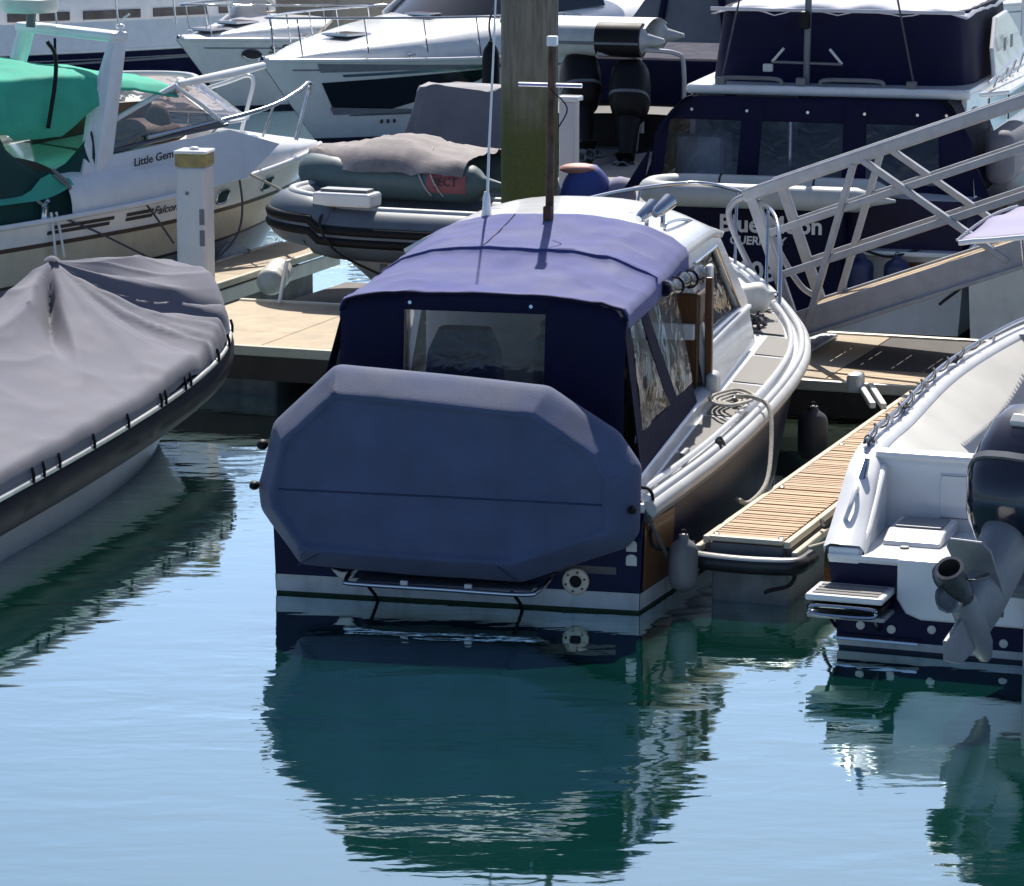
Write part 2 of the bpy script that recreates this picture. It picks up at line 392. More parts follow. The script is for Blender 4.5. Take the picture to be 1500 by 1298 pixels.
# ------------------------------------------------------------------ walkway
t = thing('pontoon_walkway', 'sand coloured floating walkway running across behind the moored boats', 'pontoon', D.w(0,0,0), 20)
WX0, WX1, WY0, WY1 = -7.3, 7.0, 6.0, 8.6
for i in range(11):
    x0 = WX0+i*1.3; x1 = x0+1.292
    if -1.2 < x0 < .9: continue
    G().box(((x0+x1)/2, (WY0+WY1)/2, .42), (x1-x0, WY1-WY0-.14, .06)).obj('deck_slab', 'deckconc', t, 0, .006)
for k in range(17):           # planked stretch at the finger's root
    y0 = WY0+.07+k*.145
    if k < 5: G().box((.495, y0+.07, .42), (2.58, .137, .06)).obj('plank', 'plank', t, 0, .004)
G().box((.495, 7.66, .42), (2.58, 1.72, .06)).obj('dark_slab', 'darkplank', t, 0, .004)  # one dark slab behind the pale planks
for y in (WY0+.03, WY1-.03):
    G().box(((WX0+WX1)/2, y, .425), (WX1-WX0, .07, .09)).obj('edge_rail', 'cream', t, 0, .012)
    G().box(((WX0+WX1)/2, y, .27), (WX1-WX0, .05, .215)).obj('fascia', 'fascia', t)
for x in (-6.6, -4.6, -2.6, 1.6, 3.6, 5.6):
    G().box((x, 7.3, .02), (1.5, 2.3, .66)).obj('float', 'concrete', t, 0, .03)

# ------------------------------------------------------------------ finger pontoon in front
t = thing('finger_pontoon', 'narrow finger pontoon with brown grating between navy boat and white speedboat', 'pontoon', D.w(0,0,0), 20)
FW, FL = .60, 5.95
sl_me = G().box((0,0,0), (FW-.10, .041, .028)).mesh('slat', 'slat', 0)
ns = 97
for i in range(ns):
    o = link('slat', sl_me, t, .003); o.location = (FW/2+random.uniform(-.004,.004), .08+i*.0600+random.uniform(-.002,.002), .438+random.uniform(-.003,.003)); o.rotation_euler.z = random.uniform(-.006,.006)
for x in (.02, FW-.02):
    G().box((x, 2.98, .425), (.045, 5.94, .05)).obj('edge_rail', 'cream', t, 0, .008)
    G().box((x, 2.55, .30), (.04, 5.0, .18)).obj('side_channel', 'darkalu', t, 0, .01)
for x, s_ in ((-.035, -1), (FW+.035, 1)):
    G().box((x, 2.5, .36), (.045, 5.0, .05)).obj('rubbing_strip', 'cream', t, 0, .012)
G().box((FW/2, .02, .44), (FW-.095, .05, .035)).obj('end_trim', 'cream', t, 0, .006)
G().box((FW/2, .035, .325), (FW-.09, .04, .17)).obj('end_plate', 'darkalu', t, 0, .006)
bp = spl([V(-.09,.22,.30),V(-.085,.06,.30),V(-.03,-.06,.30),V(FW*.5,-.115,.30),V(FW+.03,-.06,.30),V(FW+.085,.06,.30),V(FW+.09,.22,.30)], 8)
b = G().tube(bp, .062, 12).obj('bumper', 'rubber', t, 60)
G().tube([p+V(0,-.032,.036) for p in bp[8:-8]], .017, 6).obj('trim', 'offwhite', b, 60)
for x, y in ((.075,.07),(FW-.075,.07),(.075,1.7),(FW-.075,1.7),(.075,3.4),(FW-.075,3.4)):
    G().lathe([(.022,0),(.022,.01),(.012,.014)], 10, Matrix.Translation((x,y,.452))).obj('bolt', 'steel', t)
for y in (.55, 2.9, 5.2):
    G().box((FW/2+.01, y, .04), (FW-.06, .95, .48)).obj('float', 'concrete', t, 0, .02)
for x, s_ in ((-.12,0),(-.03,0)):     # pale timber corner brace
    G().beam((x-.30, 5.9, .47), (x+.03, 5.02, .47), .05, .05).obj('corner_brace', 'offwhite', t, 0, .008)
G().box((-.42, 5.75, .52), (.12,.2,.16)).obj('cleat_block', 'offwhite', t, 0, .03)

# ------------------------------------------------------------------ gangway
t = thing('gangway', 'grey aluminium access gangway with lattice handrails climbing to the right', 'gangway', D.w(0,0,0), 20)
SLO = .372; GX1 = 5.2
def gz(x, h): return .58+(x+1.33)*SLO+h
dirv = V(1,0,SLO).normalized(); nv = V(-SLO,0,1).normalized()
for y, nm in ((7.28,'near'), (8.26,'far')):
    sgn = -1 if nm == 'near' else 1
    P = lambda s_, h: V(-1.33,y,.58)+dirv*s_+nv*h
    LEN = 7.0
    G().beam(P(0,.14), P(LEN,.14), .05, .225, (0,0,1)).obj('side_beam', 'alu', t, 0, .008)
    G().beam(P(0.02,.022)+V(0,sgn*.03,0), P(LEN,.022)+V(0,sgn*.03,0), .09, .035, (0,0,1)).obj('flange', 'alu', t, 0, .006)
    G().beam(P(-.05,1.36), P(LEN,1.36), .07, .115, (0,0,1)).obj('handrail', 'alu', t, 0, .022, seg=3)
    for h in (.98, .60):
        G().beam(P(-.02,h), P(LEN,h), .032, .066, (0,0,1)).obj('mid_rail', 'alu', t, 0, .01)
    G().beam(P(.02,.0), P(.02,1.36), .06, .095, (1,0,0)).obj('post', 'alu', t, 0, .01)
    for k in range(4):
        a = .06+k*2.0
        if a+1.9 > LEN: break
        G().beam(P(a+.06,.1), P(a+.93,1.32), .055, .080, (0,1,0)).obj('brace', 'alu', t, 0, .008)
        G().beam(P(a+1.95,.1), P(a+1.02,1.32), .055, .080, (0,1,0)).obj('brace', 'alu', t, 0, .008)
    lp = spl([P(-.02,1.36), P(-.16,1.33), P(-.24,1.2), P(-.2,.75), P(-.12,.42), P(-.02,.28)], 6)
    G().tube(lp, .028, 8).obj('end_loop', 'alu', t, 60)
for k in range(24):
    a = .04+k*.29
    p = V(-1.33,7.77,.58)+dirv*(a+.14)+nv*.215
    m = Matrix.Rotation(-math.atan(SLO), 3, 'Y')
    G().box(p, (.28,.90,.03), m).obj('tread', 'plank', t, 0, .004)
G().beam(V(-1.33,7.28,.57)+nv*.05, V(-1.33,8.26,.57)+nv*.05, .1, .1).obj('foot_roller', 'darkalu', t, 0, .02)
G().box((-1.42, 7.77, .475), (.35,1.1,.03)).obj('landing_plate', 'alu', t, 0, .005)

# ------------------------------------------------------------------ piles
t = thing('mooring_pile', 'thick grey timber pile with green algae behind the navy boat', 'pile', (.168,32.6,0))
rows = []
for i in range(40):
    z = -1+i*.16; r = .272+.006*noise.noise(V(0,0,z*1.3))
    rows.append([V(math.cos(a)*r*(1+.02*noise.noise(V(3*math.cos(a),3*math.sin(a),z*.25))), math.sin(a)*r*(1+.02*noise.noise(V(3*math.cos(a),3*math.sin(a)+9,z*.25))), z) for a in [2*PI*k/40 for k in range(40)]])
G().loft(rows).obj('trunk', 'pilewood', t, 60)
G().tube(spl([V(-.31,0,.62),V(0,-.31,.62),V(.31,0,.62),V(0,.31,.62)], 8, True), .03, 8, True).obj('guide_ring', 'darkalu', t, 60)

t = thing('white_post', 'square white dock post with a dull gold cap band', 'post', (-2.985,32.0,0), 12)
G().box((0,0,.72), (.295,.295,2.3)).obj('shaft', 'postwhite', t, 0, .035, seg=3)
c = G().box((0,0,1.93), (.305,.305,.13)).obj('cap_band', 'gold', t, 0, .02)
G().box((0,0,2.005), (.32,.32,.03)).obj('cap_plate', 'white', c, 0, .012)
G().ell((0,0,2.03), (.05,.05,.02), 10, 6).obj('cap_knob', 'white', c)
for z in (1.2, 1.4):
    G().box((.11,-.149,z), (.05,.008,.15)).obj('notice_plate', 'darkalu', t, 0, .003)
G().lathe([(.018,0),(.018,.01)], 10, Matrix.Translation((-.03,-.148,1.62)) @ Matrix.Rotation(PI/2,4,'X')).obj('bolt', 'darkalu', t)

# ================================================================== MAIN BOAT
B = Fr(-.38, 22.3, 13.5)
mb = thing('motor_cruiser', 'navy hulled cabin cruiser with blue cockpit canopy moored stern towards us', 'boat', (B.o[0],B.o[1],0), 13.5)
H = Hull(8.6, [(0,1.28),(1.5,1.49),(3,1.60),(4.5,1.60),(5.5,1.46),(6.4,1.2),(7.2,.90),(7.9,.58),(8.35,.30),(8.6,.02)],
         [(0,.74),(1.5,.82),(3,.90),(4.5,.97),(6,1.05),(7,1.11),(8.6,1.22)], .965, .45, -.35, 1.1)
zs = lambda y: tab(H.zs, y)
g = G(); H.band(g, lambda y: .135, lambda y: zs(y)-.005); H.transom(g, .135, zs(0)-.005)
hull = g.obj('hull', 'navy', mb, 30)
g = G(); H.band(g, lambda y: .02, lambda y: .135, nz=2, off=.004); H.transom(g, .02, .135, nz=2, off=.004); g.obj('boot_stripe', 'boot', mb, 30)
g = G(); H.band(g, lambda y: -.35, lambda y: .02, nz=3, off=.001); H.transom(g, -.35, .02, nz=2, off=.001); g.obj('hull_bottom', 'weed', mb, 30)
# brown patch on the starboard hull side by the transom
g = G(); H.band(g, lambda y: .145, lambda y: .60, .03, .62, 6, 4, .008, (1,)); g.obj('quarter_patch', 'teak', mb, 30)
# rub rails
for dz, r, m_, off in ((-.035,.058,'offwhite',.03), (.03,.026,'white',.015), (-.10,.030,'darkalu',.024)):
    for sd in (1,-1):
        G().tube(H.rail(dz, 0.02, 8.55, 44, sd, off), r, 10).obj('rub_rail', m_, mb, 60)
G().tube([V(-1.29,-.02,zs(0)-.02),V(1.29,-.02,zs(0)-.02)], .035, 8).obj('transom_cap', 'white', mb, 60)
# decks
CW = 1.20
g = G()
for sd in (1,-1):
    rows = []
    for y in H.ys(30, 0.0, 5.2):
        b = tab(H.bs, y); i_ = min(CW+.02, b-.05)-.12
        rows.append([V(sd*lerp(i_, b, k/4), y, zs(y)-.01+.03*(1-k/4)) for k in range(5)])
    g.grid(rows)
H.deck(g, -.012, 5.15, 8.58, 0, .06, 16)
g.box((0,.17,zs(0)-.03), (2.3,.3,.04))
g.obj('deck', 'white', mb, 40)
def deckpanel(y0, y1, a, b, sd=1, n=10):
    rows = []
    for i in range(n+1):
        y = lerp(y0, y1, i/n); bb = tab(H.bs, y)-.10; ii = min(CW+.04, bb-.05) if a is None else max(a, 0)
        ii = lerp(ii, bb, 0)
        rows.append([V(sd*lerp(ii, bb, k/4), y, zs(y)-.01+.03*(1-lerp((ii-CW+.1)/(bb+.1-CW+.1), 1, k/4)*.9)+.008) for k in range(5)])
    return G().grid(rows)
for y0, y1 in ((.35,1.35),(1.42,2.45),(2.52,3.55),(3.62,4.55),(4.62,5.3)):
    for sd in (1,-1):
        deckpanel(y0, y1, None, 0, sd).obj('nonskid_panel', 'nonskid', mb, 40)
for y0, y1 in ((5.38,6.2),(6.27,7.1)):
    for sd in (1,-1):
        rows = []
        for i in range(9):
            y = lerp(y0, y1, i/8); bb = tab(H.bs, y)-.12; ii = max(.02, lerp(1.0, .62, (y-5.3)/1.8))
            rows.append([V(sd*lerp(ii, bb, k/4), y, zs(y)+.002+.06*(1-(lerp(ii,bb,k/4)/tab(H.bs,y))**2)) for k in range(5)])
        G().grid(rows).obj('nonskid_panel', 'nonskid', mb, 40)
# toe rail
for sd in (1,-1):
    G().tube([p+V(-sd*.075,0,.045) for p in H.rail(0, .25, 8.3, 40, sd)], .022, 8).obj('toe_rail', 'white', mb, 60)
# cockpit: coaming, sole, inside
for sd in (1,-1):
    rows = []
    for i in range(13):
        y = lerp(.12, 3.1, i/12)
        rows.append([V(sd*(CW+.02), y, zs(y)-.03), V(sd*CW, y, zs(y)+.09), V(sd*(CW-.05), y, zs(y)+.115), V(sd*(CW-.12), y, zs(y)+.10), V(sd*(CW-.15), y, .3)])
    G().grid(rows).obj('coaming', 'white', mb, 50)
G().box((0,1.6,.28), (2.2,3.2,.05)).obj('cockpit_sole', 'nonskid', mb)
G().box((0,.13,.62), (2.36,.1,.5)).obj('aft_bulkhead', 'white', mb, 0, .02)
# wheelhouse
def sidewall(sd):
    # outline on a leaning plane: base x=CW at z .9, top x=.99 at z 2.02
    def q(y, z): return V(sd*lerp(CW, .99, (z-.9)/1.12), y, z)
    sw = G()
    for poly in ([(3.02,.86),(5.05,.95),(5.02,1.36),(3.02,1.34)], [(3.02,1.34),(3.22,1.34),(3.2,1.9),(3.02,2.02)], [(4.62,1.355),(5.02,1.36),(4.28,2.02),(4.12,1.9)], [(3.02,2.02),(3.2,1.9),(4.12,1.9),(4.28,2.02)]):
        p = [q(*a) for a in poly]; sw.prism(p, V(-sd*.05,0,0))
    return sw, q
for sd in (1,-1):
    sw, q = sidewall(sd); o = sw.obj('side_wall', 'white', mb, 0)
    p = [q(*a)+V(-sd*.02,0,0) for a in ((3.2,1.34),(4.64,1.355),(4.1,1.91),(3.18,1.9))]
    G().prism(p, V(-sd*.006,0,0)).obj('side_window', 'glass', mb, 0)
    G().tube([q(*a)+V(sd*.008,0,0) for a in ((3.2,1.34),(4.63,1.355),(4.11,1.905),(3.19,1.9))], .014, 6, True).obj('window_frame', 'steel', mb, 50)
    # moulded ledge below the window
    G().tube([q(3.05,1.28)+V(sd*.01,0,0), q(4.0,1.30)+V(sd*.01,0,0), q(5.0,1.31)+V(sd*.01,0,0)], .022, 8).obj('ledge', 'white', mb, 60)
    G().box((sd*(CW-.03), 3.0, 1.33), (.055,.06,1.0)).obj('door_post', 'teak', mb, 0, .01)
    pl_ = G().box((sd*(CW-.05), 3.10, 1.36), (.05,.12,1.1)).obj('pillar', 'white', mb, 0, .02)
    G().box((sd*(CW+.0), 3.02, .99), (.09,.20,.26)).obj('pillar_foot', 'offwhite', pl_, 40, .04, seg=3)
# roof
rows = []
for i in range(15):
    y = lerp(2.5, 4.42, i/14); e = 1-max(0,(y-3.9)/.52)**2*.6
    row = []
    for k in range(17):
        s_ = lerp(-1, 1, k/16); x = 1.02*math.copysign(abs(s_)**.92, s_)
        z = 2.01+.25*e*(1-abs(s_)**2.4)-.05*max(0,(y-4.0)/.4)
        row.append(V(x, y, z))
    rows.append(row)
G().grid(rows).obj('roof', 'white', mb, 50, 0, 0, .05)
G().box((0,3.34,2.247), (1.3,.004,.002)).obj('roof_seam', 'darkalu', mb)
# windscreen panes
for a, b_ in ((-.93,-.33),(-.30,.30),(.33,.93)):
    k = lambda x: .12*x*x
    G().prism([V(a,5.0-k(a)*2,1.40),V(b_,5.0-k(b_)*2,1.40),V(b_*.98,4.34-k(b_),1.99),V(a*.98,4.34-k(a),1.99)], V(0,-.008,0)).obj('windscreen_pane', 'glass', mb, 0)
for x in (-.95,-.315,.315,.95):
    G().beam((x,5.0-.24*x*x,1.38),(x*.98,4.33-.12*x*x,2.0), .045,.05,(0,1,0)).obj('windscreen_pillar', 'white', mb, 0, .01)
# trunk cabin forward
rows = []
for i in range(14):
    y = lerp(4.9, 7.35, i/13); u = (y-4.9)/2.45
    hb = lerp(1.14, .42, u**1.5); zt = lerp(1.44, 1.34, u)+.0; zb = zs(y)-.02
    if u > .85: zt = lerp(zt, zb+.05, ((u-.85)/.15)**2)
    row = []
    for k in range(21):
        a = PI*k/20; c_ = math.cos(a); s_ = math.sin(a)
        x = hb*math.copysign(abs(c_)**.35, c_); row.append(V(x, y, zb+(zt-zb)*abs(s_)**.35+.05*max(0,s_)))
    rows.append(row)
G().grid(rows).obj('trunk_cabin', 'white', mb, 60)
G().box((0,6.2,1.47), (.5,.5,.06)).obj('hatch', 'smokeglass', mb, 0, .03)
for sd in (1,-1):
    G().tube(spl([V(sd*.75,5.1,1.47),V(sd*.74,5.2,1.53),V(sd*.68,5.9,1.52),V(sd*.58,6.6,1.49),V(sd*.56,6.7,1.42)],5), .014, 6).obj('grab_rail', 'steel', mb, 60)
# canopy ------------------------------------------------------------
CX, HW = .085, .995
def can(s_, y):     # s_ -1..1 across
    zc = tab([(.40,2.03),(.9,2.12),(1.5,2.19),(2.1,2.265),(2.6,2.30)], y)
    ze = tab([(.40,1.93),(1.5,1.96),(2.6,2.03)], y)
    a = abs(s_)
    x = CX+HW*math.copysign(min(1, a*1.06)-.03*max(0,a-.9)*10*0, s_)
    z = lerp(zc, ze, a**3.2)
    if a > .93: z -= (a-.93)/.07*.10
    sag = -.05*math.sin(PI*max(0,min(1,(y-.42)/1.05)))*(1-a) if y < 1.47 else -.03*math.sin(PI*(y-1.47)/1.1)*(1-a)
    ridge = lambda v: max(0, 1-abs(v)*2.4)**2
    wr = .016*noise.noise(V(x*2.2,y*2.8,3))+.007*noise.noise(V(x*7,y*5,1))+.012*ridge(noise.noise(V(x*2.6+y*1.4,y*2.2-x*1.2,6)))*min(1,a*1.6)+.016*(math.exp(-((y-1.47)/.035)**2)+math.exp(-((y-.46)/.03)**2))
    return V(x, y, z+sag+wr)
rows = [[can(lerp(-1,1,k/80), lerp(.42,2.62,i/90)) for k in range(81)] for i in range(91)]
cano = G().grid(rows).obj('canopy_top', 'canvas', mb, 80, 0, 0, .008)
for y in (1.47,):
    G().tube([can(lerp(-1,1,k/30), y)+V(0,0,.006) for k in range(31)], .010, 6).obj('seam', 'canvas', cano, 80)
G().tube([can(-.28, lerp(1.5,2.6,k/10))+V(0,0,.004) for k in range(11)], .006, 6).obj('seam', 'navycloth', cano, 80)
G().tube([can(lerp(-.97,.97,k/30), .43)+V(0,-.008,.0) for k in range(31)], .011, 6).obj('seam', 'navycloth', cano, 80)
# rear curtain with its window
def rear(x, z):
    t_ = (2.0-z)/1.15
    return V(x, .43-.10*t_+.010*noise.noise(V(x*3,z*3,0)), z)
XL, XR = CX-.985, CX+.985
def panel(x0, x1, z0, z1, nx=8, nz=8, topf=None):
    return [[rear(lerp(x0,x1,i/nx)-.03*(1.9-lerp(z0,z1,j/nz))*(1 if x0<0 and i==0 and x0==XL else 0), (lerp(z0, topf(lerp(x0,x1,i/nx)) if topf else z1, j/nz))) for i in range(nx+1)] for j in range(nz+1)]
topf = lambda x: can((x-CX)/HW*.99, .43).z-.004
WXL, WXR, WZ0, WZ1 = -.46, .52, 1.42, 1.915
g = G()
g.grid(panel(XL, WXL, .8, 2, 8, 10, topf)); g.grid(panel(WXR, XR, .8, 2, 8, 10, topf))
g.grid(panel(WXL, WXR, WZ1, 2, 10, 3, topf)); g.grid(panel(WXL, WXR, .8, WZ0, 10, 6))
rc = g.obj('rear_curtain', 'navycloth', mb, 60, 0, 0, .008)
G().grid(panel(WXL-.01, WXR+.01, WZ0-.01, WZ1+.01, 10, 6)).obj('clear_window', 'vinyl', rc, 60)
for x in (-.42,.42): G().lathe([(.013,0),(.013,.006)], 8, Matrix.Translation(rear(x,1.965)+V(0,-.004,0)) @ Matrix.Rotation(PI/2,4,'X')).obj('press_stud', 'steel', rc)
# side curtains
for sd in (1,-1):
    xe = CX+sd*.965
    def sq(y, z, o=0, xe=xe, sd=sd): return V(lerp(sd*1.19, xe, (z-.84)/1.1)+sd*o+.008*noise.noise(V(y*3,z*4,5)), y, z)
    g = G()
    polys = [[(.42,.84),(2.55,.92),(2.42,1.14),(.42,1.10)], [(.42,1.10),(.62,1.105),(.60,1.90),(.42,1.92)], [(1.55,1.125),(1.85,1.13),(1.18,1.86),(.95,1.86)], [(.60,1.86),(1.95,1.86),(1.95,1.96),(.60,1.96)]]
    for po in polys: g.prism([sq(*a) for a in po], V(-sd*.008,0,0))
    sc_ = g.obj('side_curtain', 'navycloth', mb, 0)
    for po in ([(.62,1.105),(1.56,1.125),(.96,1.86),(.60,1.87)], [(1.85,1.13),(2.42,1.14),(2.3,1.86),(1.2,1.86)]):
        g2 = G(); n = 8; rws = []
        a, b_, c_, d_ = [sq(*p, -.003) for p in po]
        for i in range(n+1):
            l_ = a.lerp(d_, i/n); r_ = b_.lerp(c_, i/n)
            rws.append([l_.lerp(r_, k/n)+V(sd*.02*noise.noise(l_.lerp(r_,k/n)*5),0,0) for k in range(n+1)])
        g2.grid(rws).obj('clear_window', 'vinyl', sc_, 60)
    # rolled-up clear panel under the roof edge
    pr = [V(xe+sd*.05, y, 1.93-.05*(y-1.6)+.01*math.sin(y*9)) for y in [1.6+k*.08 for k in range(19)]]
    rl = G().tube(pr, [.055+.01*math.sin(k*1.7) for k in range(19)], 12).obj('rolled_panel', 'vinyl_blue', mb, 60)
    G().tube(pr, .035, 8).obj('roll_core', 'navycloth', rl, 60)
    for k in (5, 12): G().tube([pr[k]+V(sd*.064*math.cos(a), 0, .064*math.sin(a)) for a in [2*PI*j/12 for j in range(12)]], .008, 5, True).obj('strap', 'navycloth', rl, 60)
    G().tube([V(xe-sd*.02,1.0,.95),V(xe-sd*.02,1.5,1.9)], .013, 6).obj('canopy_bow', 'steel', mb, 60)
# inside: bulkhead, helm seat under cover, console, wheel
G().box((-.25,3.02,1.15), (1.5,.05,1.6)).obj('bulkhead', 'offwhite', mb, 0, .02)
G().box((.82,3.3,1.05), (.55,.6,1.3)).obj('locker', 'teak', mb, 0, .02)
G().box((.82,2.96,1.42), (.5,.05,.12)).obj('locker_shelf', 'white', mb, 0, .01)
rows = []
for i in range(9):
    z = .35+i*.165; s_ = 1-max(0,(z-1.45)/.25)**2*.35 if z > 1.45 else 1
    hw = lerp(.34,.245,(z-.35)/1.3)*s_; hd = lerp(.28,.14,(z-.35)/1.3)*s_
    rows.append([V(-.25+hw*math.copysign(abs(math.cos(a))**.5,math.cos(a)), 1.25+hd*math.copysign(abs(math.sin(a))**.5,math.sin(a)), z) for a in [2*PI*k/24 for k in range(24)]])
G().loft(rows).obj('covered_helm_seat', 'dinghycloth', mb, 60)
G().box((.28,2.55,1.0), (.6,.5,.9)).obj('console', 'greyhull', mb, 0, .05)
G().box((.28,2.4,1.5), (.5,.12,.12)).obj('instrument_pod', 'darkalu', mb, 0, .03)
G().tube([V(.3+.17*math.cos(a), 2.22+.05*math.sin(a), 1.45+.16*math.sin(a)) for a in [2*PI*k/20 for k in range(20)]], .014, 6, True).obj('wheel', 'black', mb, 60)
# mast, antenna, lamp on the roof
ms = G().tube([V(.07,2.5,2.26),V(.09,2.5,3.55)], .031, 10).obj('mast', 'rust', mb, 60)
G().box((.09,2.5,3.58), (.075,.075,.075)).obj('mast_light', 'white', ms, 0, .012)
G().tube([V(-.16,2.5,3.265),V(.31,2.5,3.262)], .016, 6).obj('crosstree', 'steel', ms, 60)
G().box((.07,2.46,2.32), (.06,.09,.14)).obj('mast_step', 'rust', ms, 0, .01)
G().tube(spl([V(.08,2.47,3.24),V(.2,2.5,3.1),V(.13,2.52,2.95)],4), .006, 5).obj('mast_cable', 'ropeblack', ms)
an = G().tube([V(-.45,2.7,2.26),V(-.43,2.7,2.8),V(-.40,2.7,3.4),V(-.36,2.7,4.3)], [.012,.010,.008,.006], 8).obj('whip_antenna', 'white', mb, 60)
G().lathe([(.045,0),(.035,.05),(.028,.16),(.018,.2)], 10, Matrix.Translation((-.45,2.7,2.25))).obj('antenna_base', 'white', an)
for x, z in ((.70,2.30),(.82,2.34)):
    l_ = G().lathe([(.03,-.10),(.045,-.06),(.055,.05),(.06,.10)], 14, Matrix.Translation((x,2.95,z)) @ Matrix.Rotation(R(-62),4,'X') @ Matrix.Rotation(R(25),4,'Y')).obj('horn', 'steel', mb, 50)
    G().box((x,2.97,z-.09), (.03,.05,.12)).obj('horn_bracket', 'steel', l_, 0, .006)
G().tube(spl([V(.80,3.15,2.12),V(.81,3.15,2.19),V(.84,3.6,2.17),V(.86,4.0,2.10),V(.86,4.02,2.04)],5), .012, 6).obj('roof_grab_rail', 'steel', mb, 60)
# pulpit
pu = [V(1.16,6.35,1.08),V(1.10,6.75,1.5),V(.98,7.2,1.76),V(.72,7.9,1.80),V(.40,8.5,1.82),V(0,8.85,1.83),V(-.40,8.5,1.82),V(-.72,7.9,1.80),V(-.98,7.2,1.74),V(-1.10,6.7,1.45),V(-1.16,6.3,1.08)]
pp = G().tube(spl(pu, 7), .019, 8).obj('pulpit', 'steel', mb, 60)
for a, b_ in (((.92,7.15,1.1),(.88,7.45,1.78)), ((-.92,7.15,1.1),(-.88,7.45,1.78)), ((.5,8.0,1.14),(.44,8.4,1.81)), ((-.5,8.0,1.14),(-.44,8.4,1.81))):
    G().tube([a,b_], .014, 8).obj('stanchion', 'steel', pp, 60)
# transom fittings
ring = []
for a in [2*PI*k/28 for k in range(28)]:
    ring.append([V(.83+r*math.cos(a), y, .20+r*math.sin(a)) for r, y in ((.042,-.004),(.042,-.030),(.05,-.036),(.082,-.036),(.09,-.028),(.09,-.004))])
rg = G().loft(ring, wrap=True).obj('outlet_flange', 'cream', mb, 50)
G().lathe([(.043,0),(.043,.003)], 20, Matrix.Translation((.83,-.008,.20)) @ Matrix.Rotation(PI/2,4,'X')).obj('outlet_hole', 'black', rg)
for k in range(6):
    a = k*PI/3+.3; G().lathe([(.009,0),(.007,.005)], 8, Matrix.Translation((.83+.066*math.cos(a),-.037,.20+.066*math.sin(a))) @ Matrix.Rotation(PI/2,4,'X')).obj('bolt', 'rust', rg)
for z in (.36,.455):
    pts = [V(-.036,0,-.035),V(.036,0,-.035),V(.036,0,.015)]+[V(.036*math.cos(a),0,.015+.026*math.sin(a)) for a in [PI*k/8 for k in range(1,8)]]+[V(-.036,0,.015)]
    G().prism([p+V(1.205,-.006,z) for p in pts], V(0,-.006,0)).obj('vent_plate', 'offwhite', mb, 0)
G().tube(spl([V(-.72,0,.19),V(-.70,-.22,.165),V(-.62,-.27,.16),V(.0,-.27,.155),V(.52,-.27,.15),V(.62,-.22,.17),V(.68,0,.23)],6), .017, 8).obj('platform_bar', 'steel', mb, 60)
G().box((-.03,-.12,.165), (1.2,.2,.012)).obj('platform', 'darkalu', mb, 0, .005)
for x in (-.28,.16): G().box((x,-.28,.19), (.05,.03,.03)).obj('clip', 'offwhite', mb, 0, .006)
for x in (-.55,.45): G().tube([V(x,-.25,.16),V(x+.02,-.1,.05),V(x+.05,-.02,-.1)], .012, 6).obj('platform_strut', 'black', mb, 60)
o = G(); o.prism([V(-.86,-.01,.20),V(-.80,-.01,.135),V(-.72,-.01,.13),V(-.66,-.01,.21),V(-.72,-.01,.185),V(-.78,-.01,.18)], V(0,-.03,0)); o.obj('bent_bracket', 'fender_white', mb, 0, .008)
for p in ((1.20,.14),(1.33,1.2),(1.40,2.9)):
    c_ = G().box((p[0],p[1],zs(p[1])+.06), (.04,.2,.03)).obj('deck_cleat', 'darkalu', mb, 0, .01)
    for s_ in (-.04,.04): G().box((p[0],p[1]+s_,zs(p[1])+.03), (.03,.03,.06)).obj('cleat_leg', 'darkalu', c_)
# ------------------------------------------------------------------ covered dinghy on the stern
dg = thing('covered_dinghy', 'inflatable dinghy under an eight sided slate blue cover hung on the transom', 'dinghy', (B.o[0]-.04,B.o[1]+.01,-.045), 13.5)
O = [(-.74,1.64),(.02,1.60),(.70,1.555),(1.17,1.27),(1.315,1.06),(1.31,.62),(1.24,.53),(.54,.265),(-.2,.27),(-.98,.30),(-1.25,.66),(-1.27,.82),(-1.165,1.24)]
def rounded(poly, r, n=5):
    out = []; N = len(poly)
    for i in range(N):
        p = Vector(poly[i]); a = Vector(poly[i-1]); b = Vector(poly[(i+1) % N])
        da = (a-p); db = (b-p); ra = min(r, da.length*.45); rb = min(r, db.length*.45)
        p0 = p+da.normalized()*ra; p1 = p+db.normalized()*rb
        for k in range(n+1):
            t_ = k/n; out.append((1-t_)**2*p0+2*t_*(1-t_)*p+t_*t_*p1)
    return out
def resample(poly, n):
    N = len(poly); L_ = [(Vector(poly[(i+1) % N])-Vector(poly[i])).length for i in range(N)]; T = sum(L_); out = []; i = 0; acc = 0
    for k in range(n):
        s_ = T*k/n
        while acc+L_[i] < s_: acc += L_[i]; i += 1
        out.append(Vector(poly[i]).lerp(Vector(poly[(i+1) % N]), (s_-acc)/L_[i]))
    return out
cen = Vector((.02,.92))
def offset_poly(P, d):                       # mitred inset of the outline
    out = []; N = len(P)
    for i in range(N):
        a, b, c = Vector(P[i-1]), Vector(P[i]), Vector(P[(i+1) % N])
        e0 = (b-a).normalized(); e1 = (c-b).normalized()
        n0 = Vector((e0.y,-e0.x)); n1 = Vector((e1.y,-e1.x))
        if n0.dot(cen-b) < 0: n0 = -n0
        if n1.dot(cen-b) < 0: n1 = -n1
        m = (n0+n1).normalized(); out.append(b+m*d/max(.5, m.dot(n0)))
    return out
O = rounded(O, .035, 3)
def ringpts(d):
    P = offset_poly(O, d); out = []
    for i in range(len(P)):
        a = P[i]; b = P[(i+1) % len(P)]; L0 = (Vector(O[(i+1) % len(O)])-Vector(O[i])).length; n = max(1, int(L0/.035))
        out += [a.lerp(b, k/n) for k in range(n)]
    return out
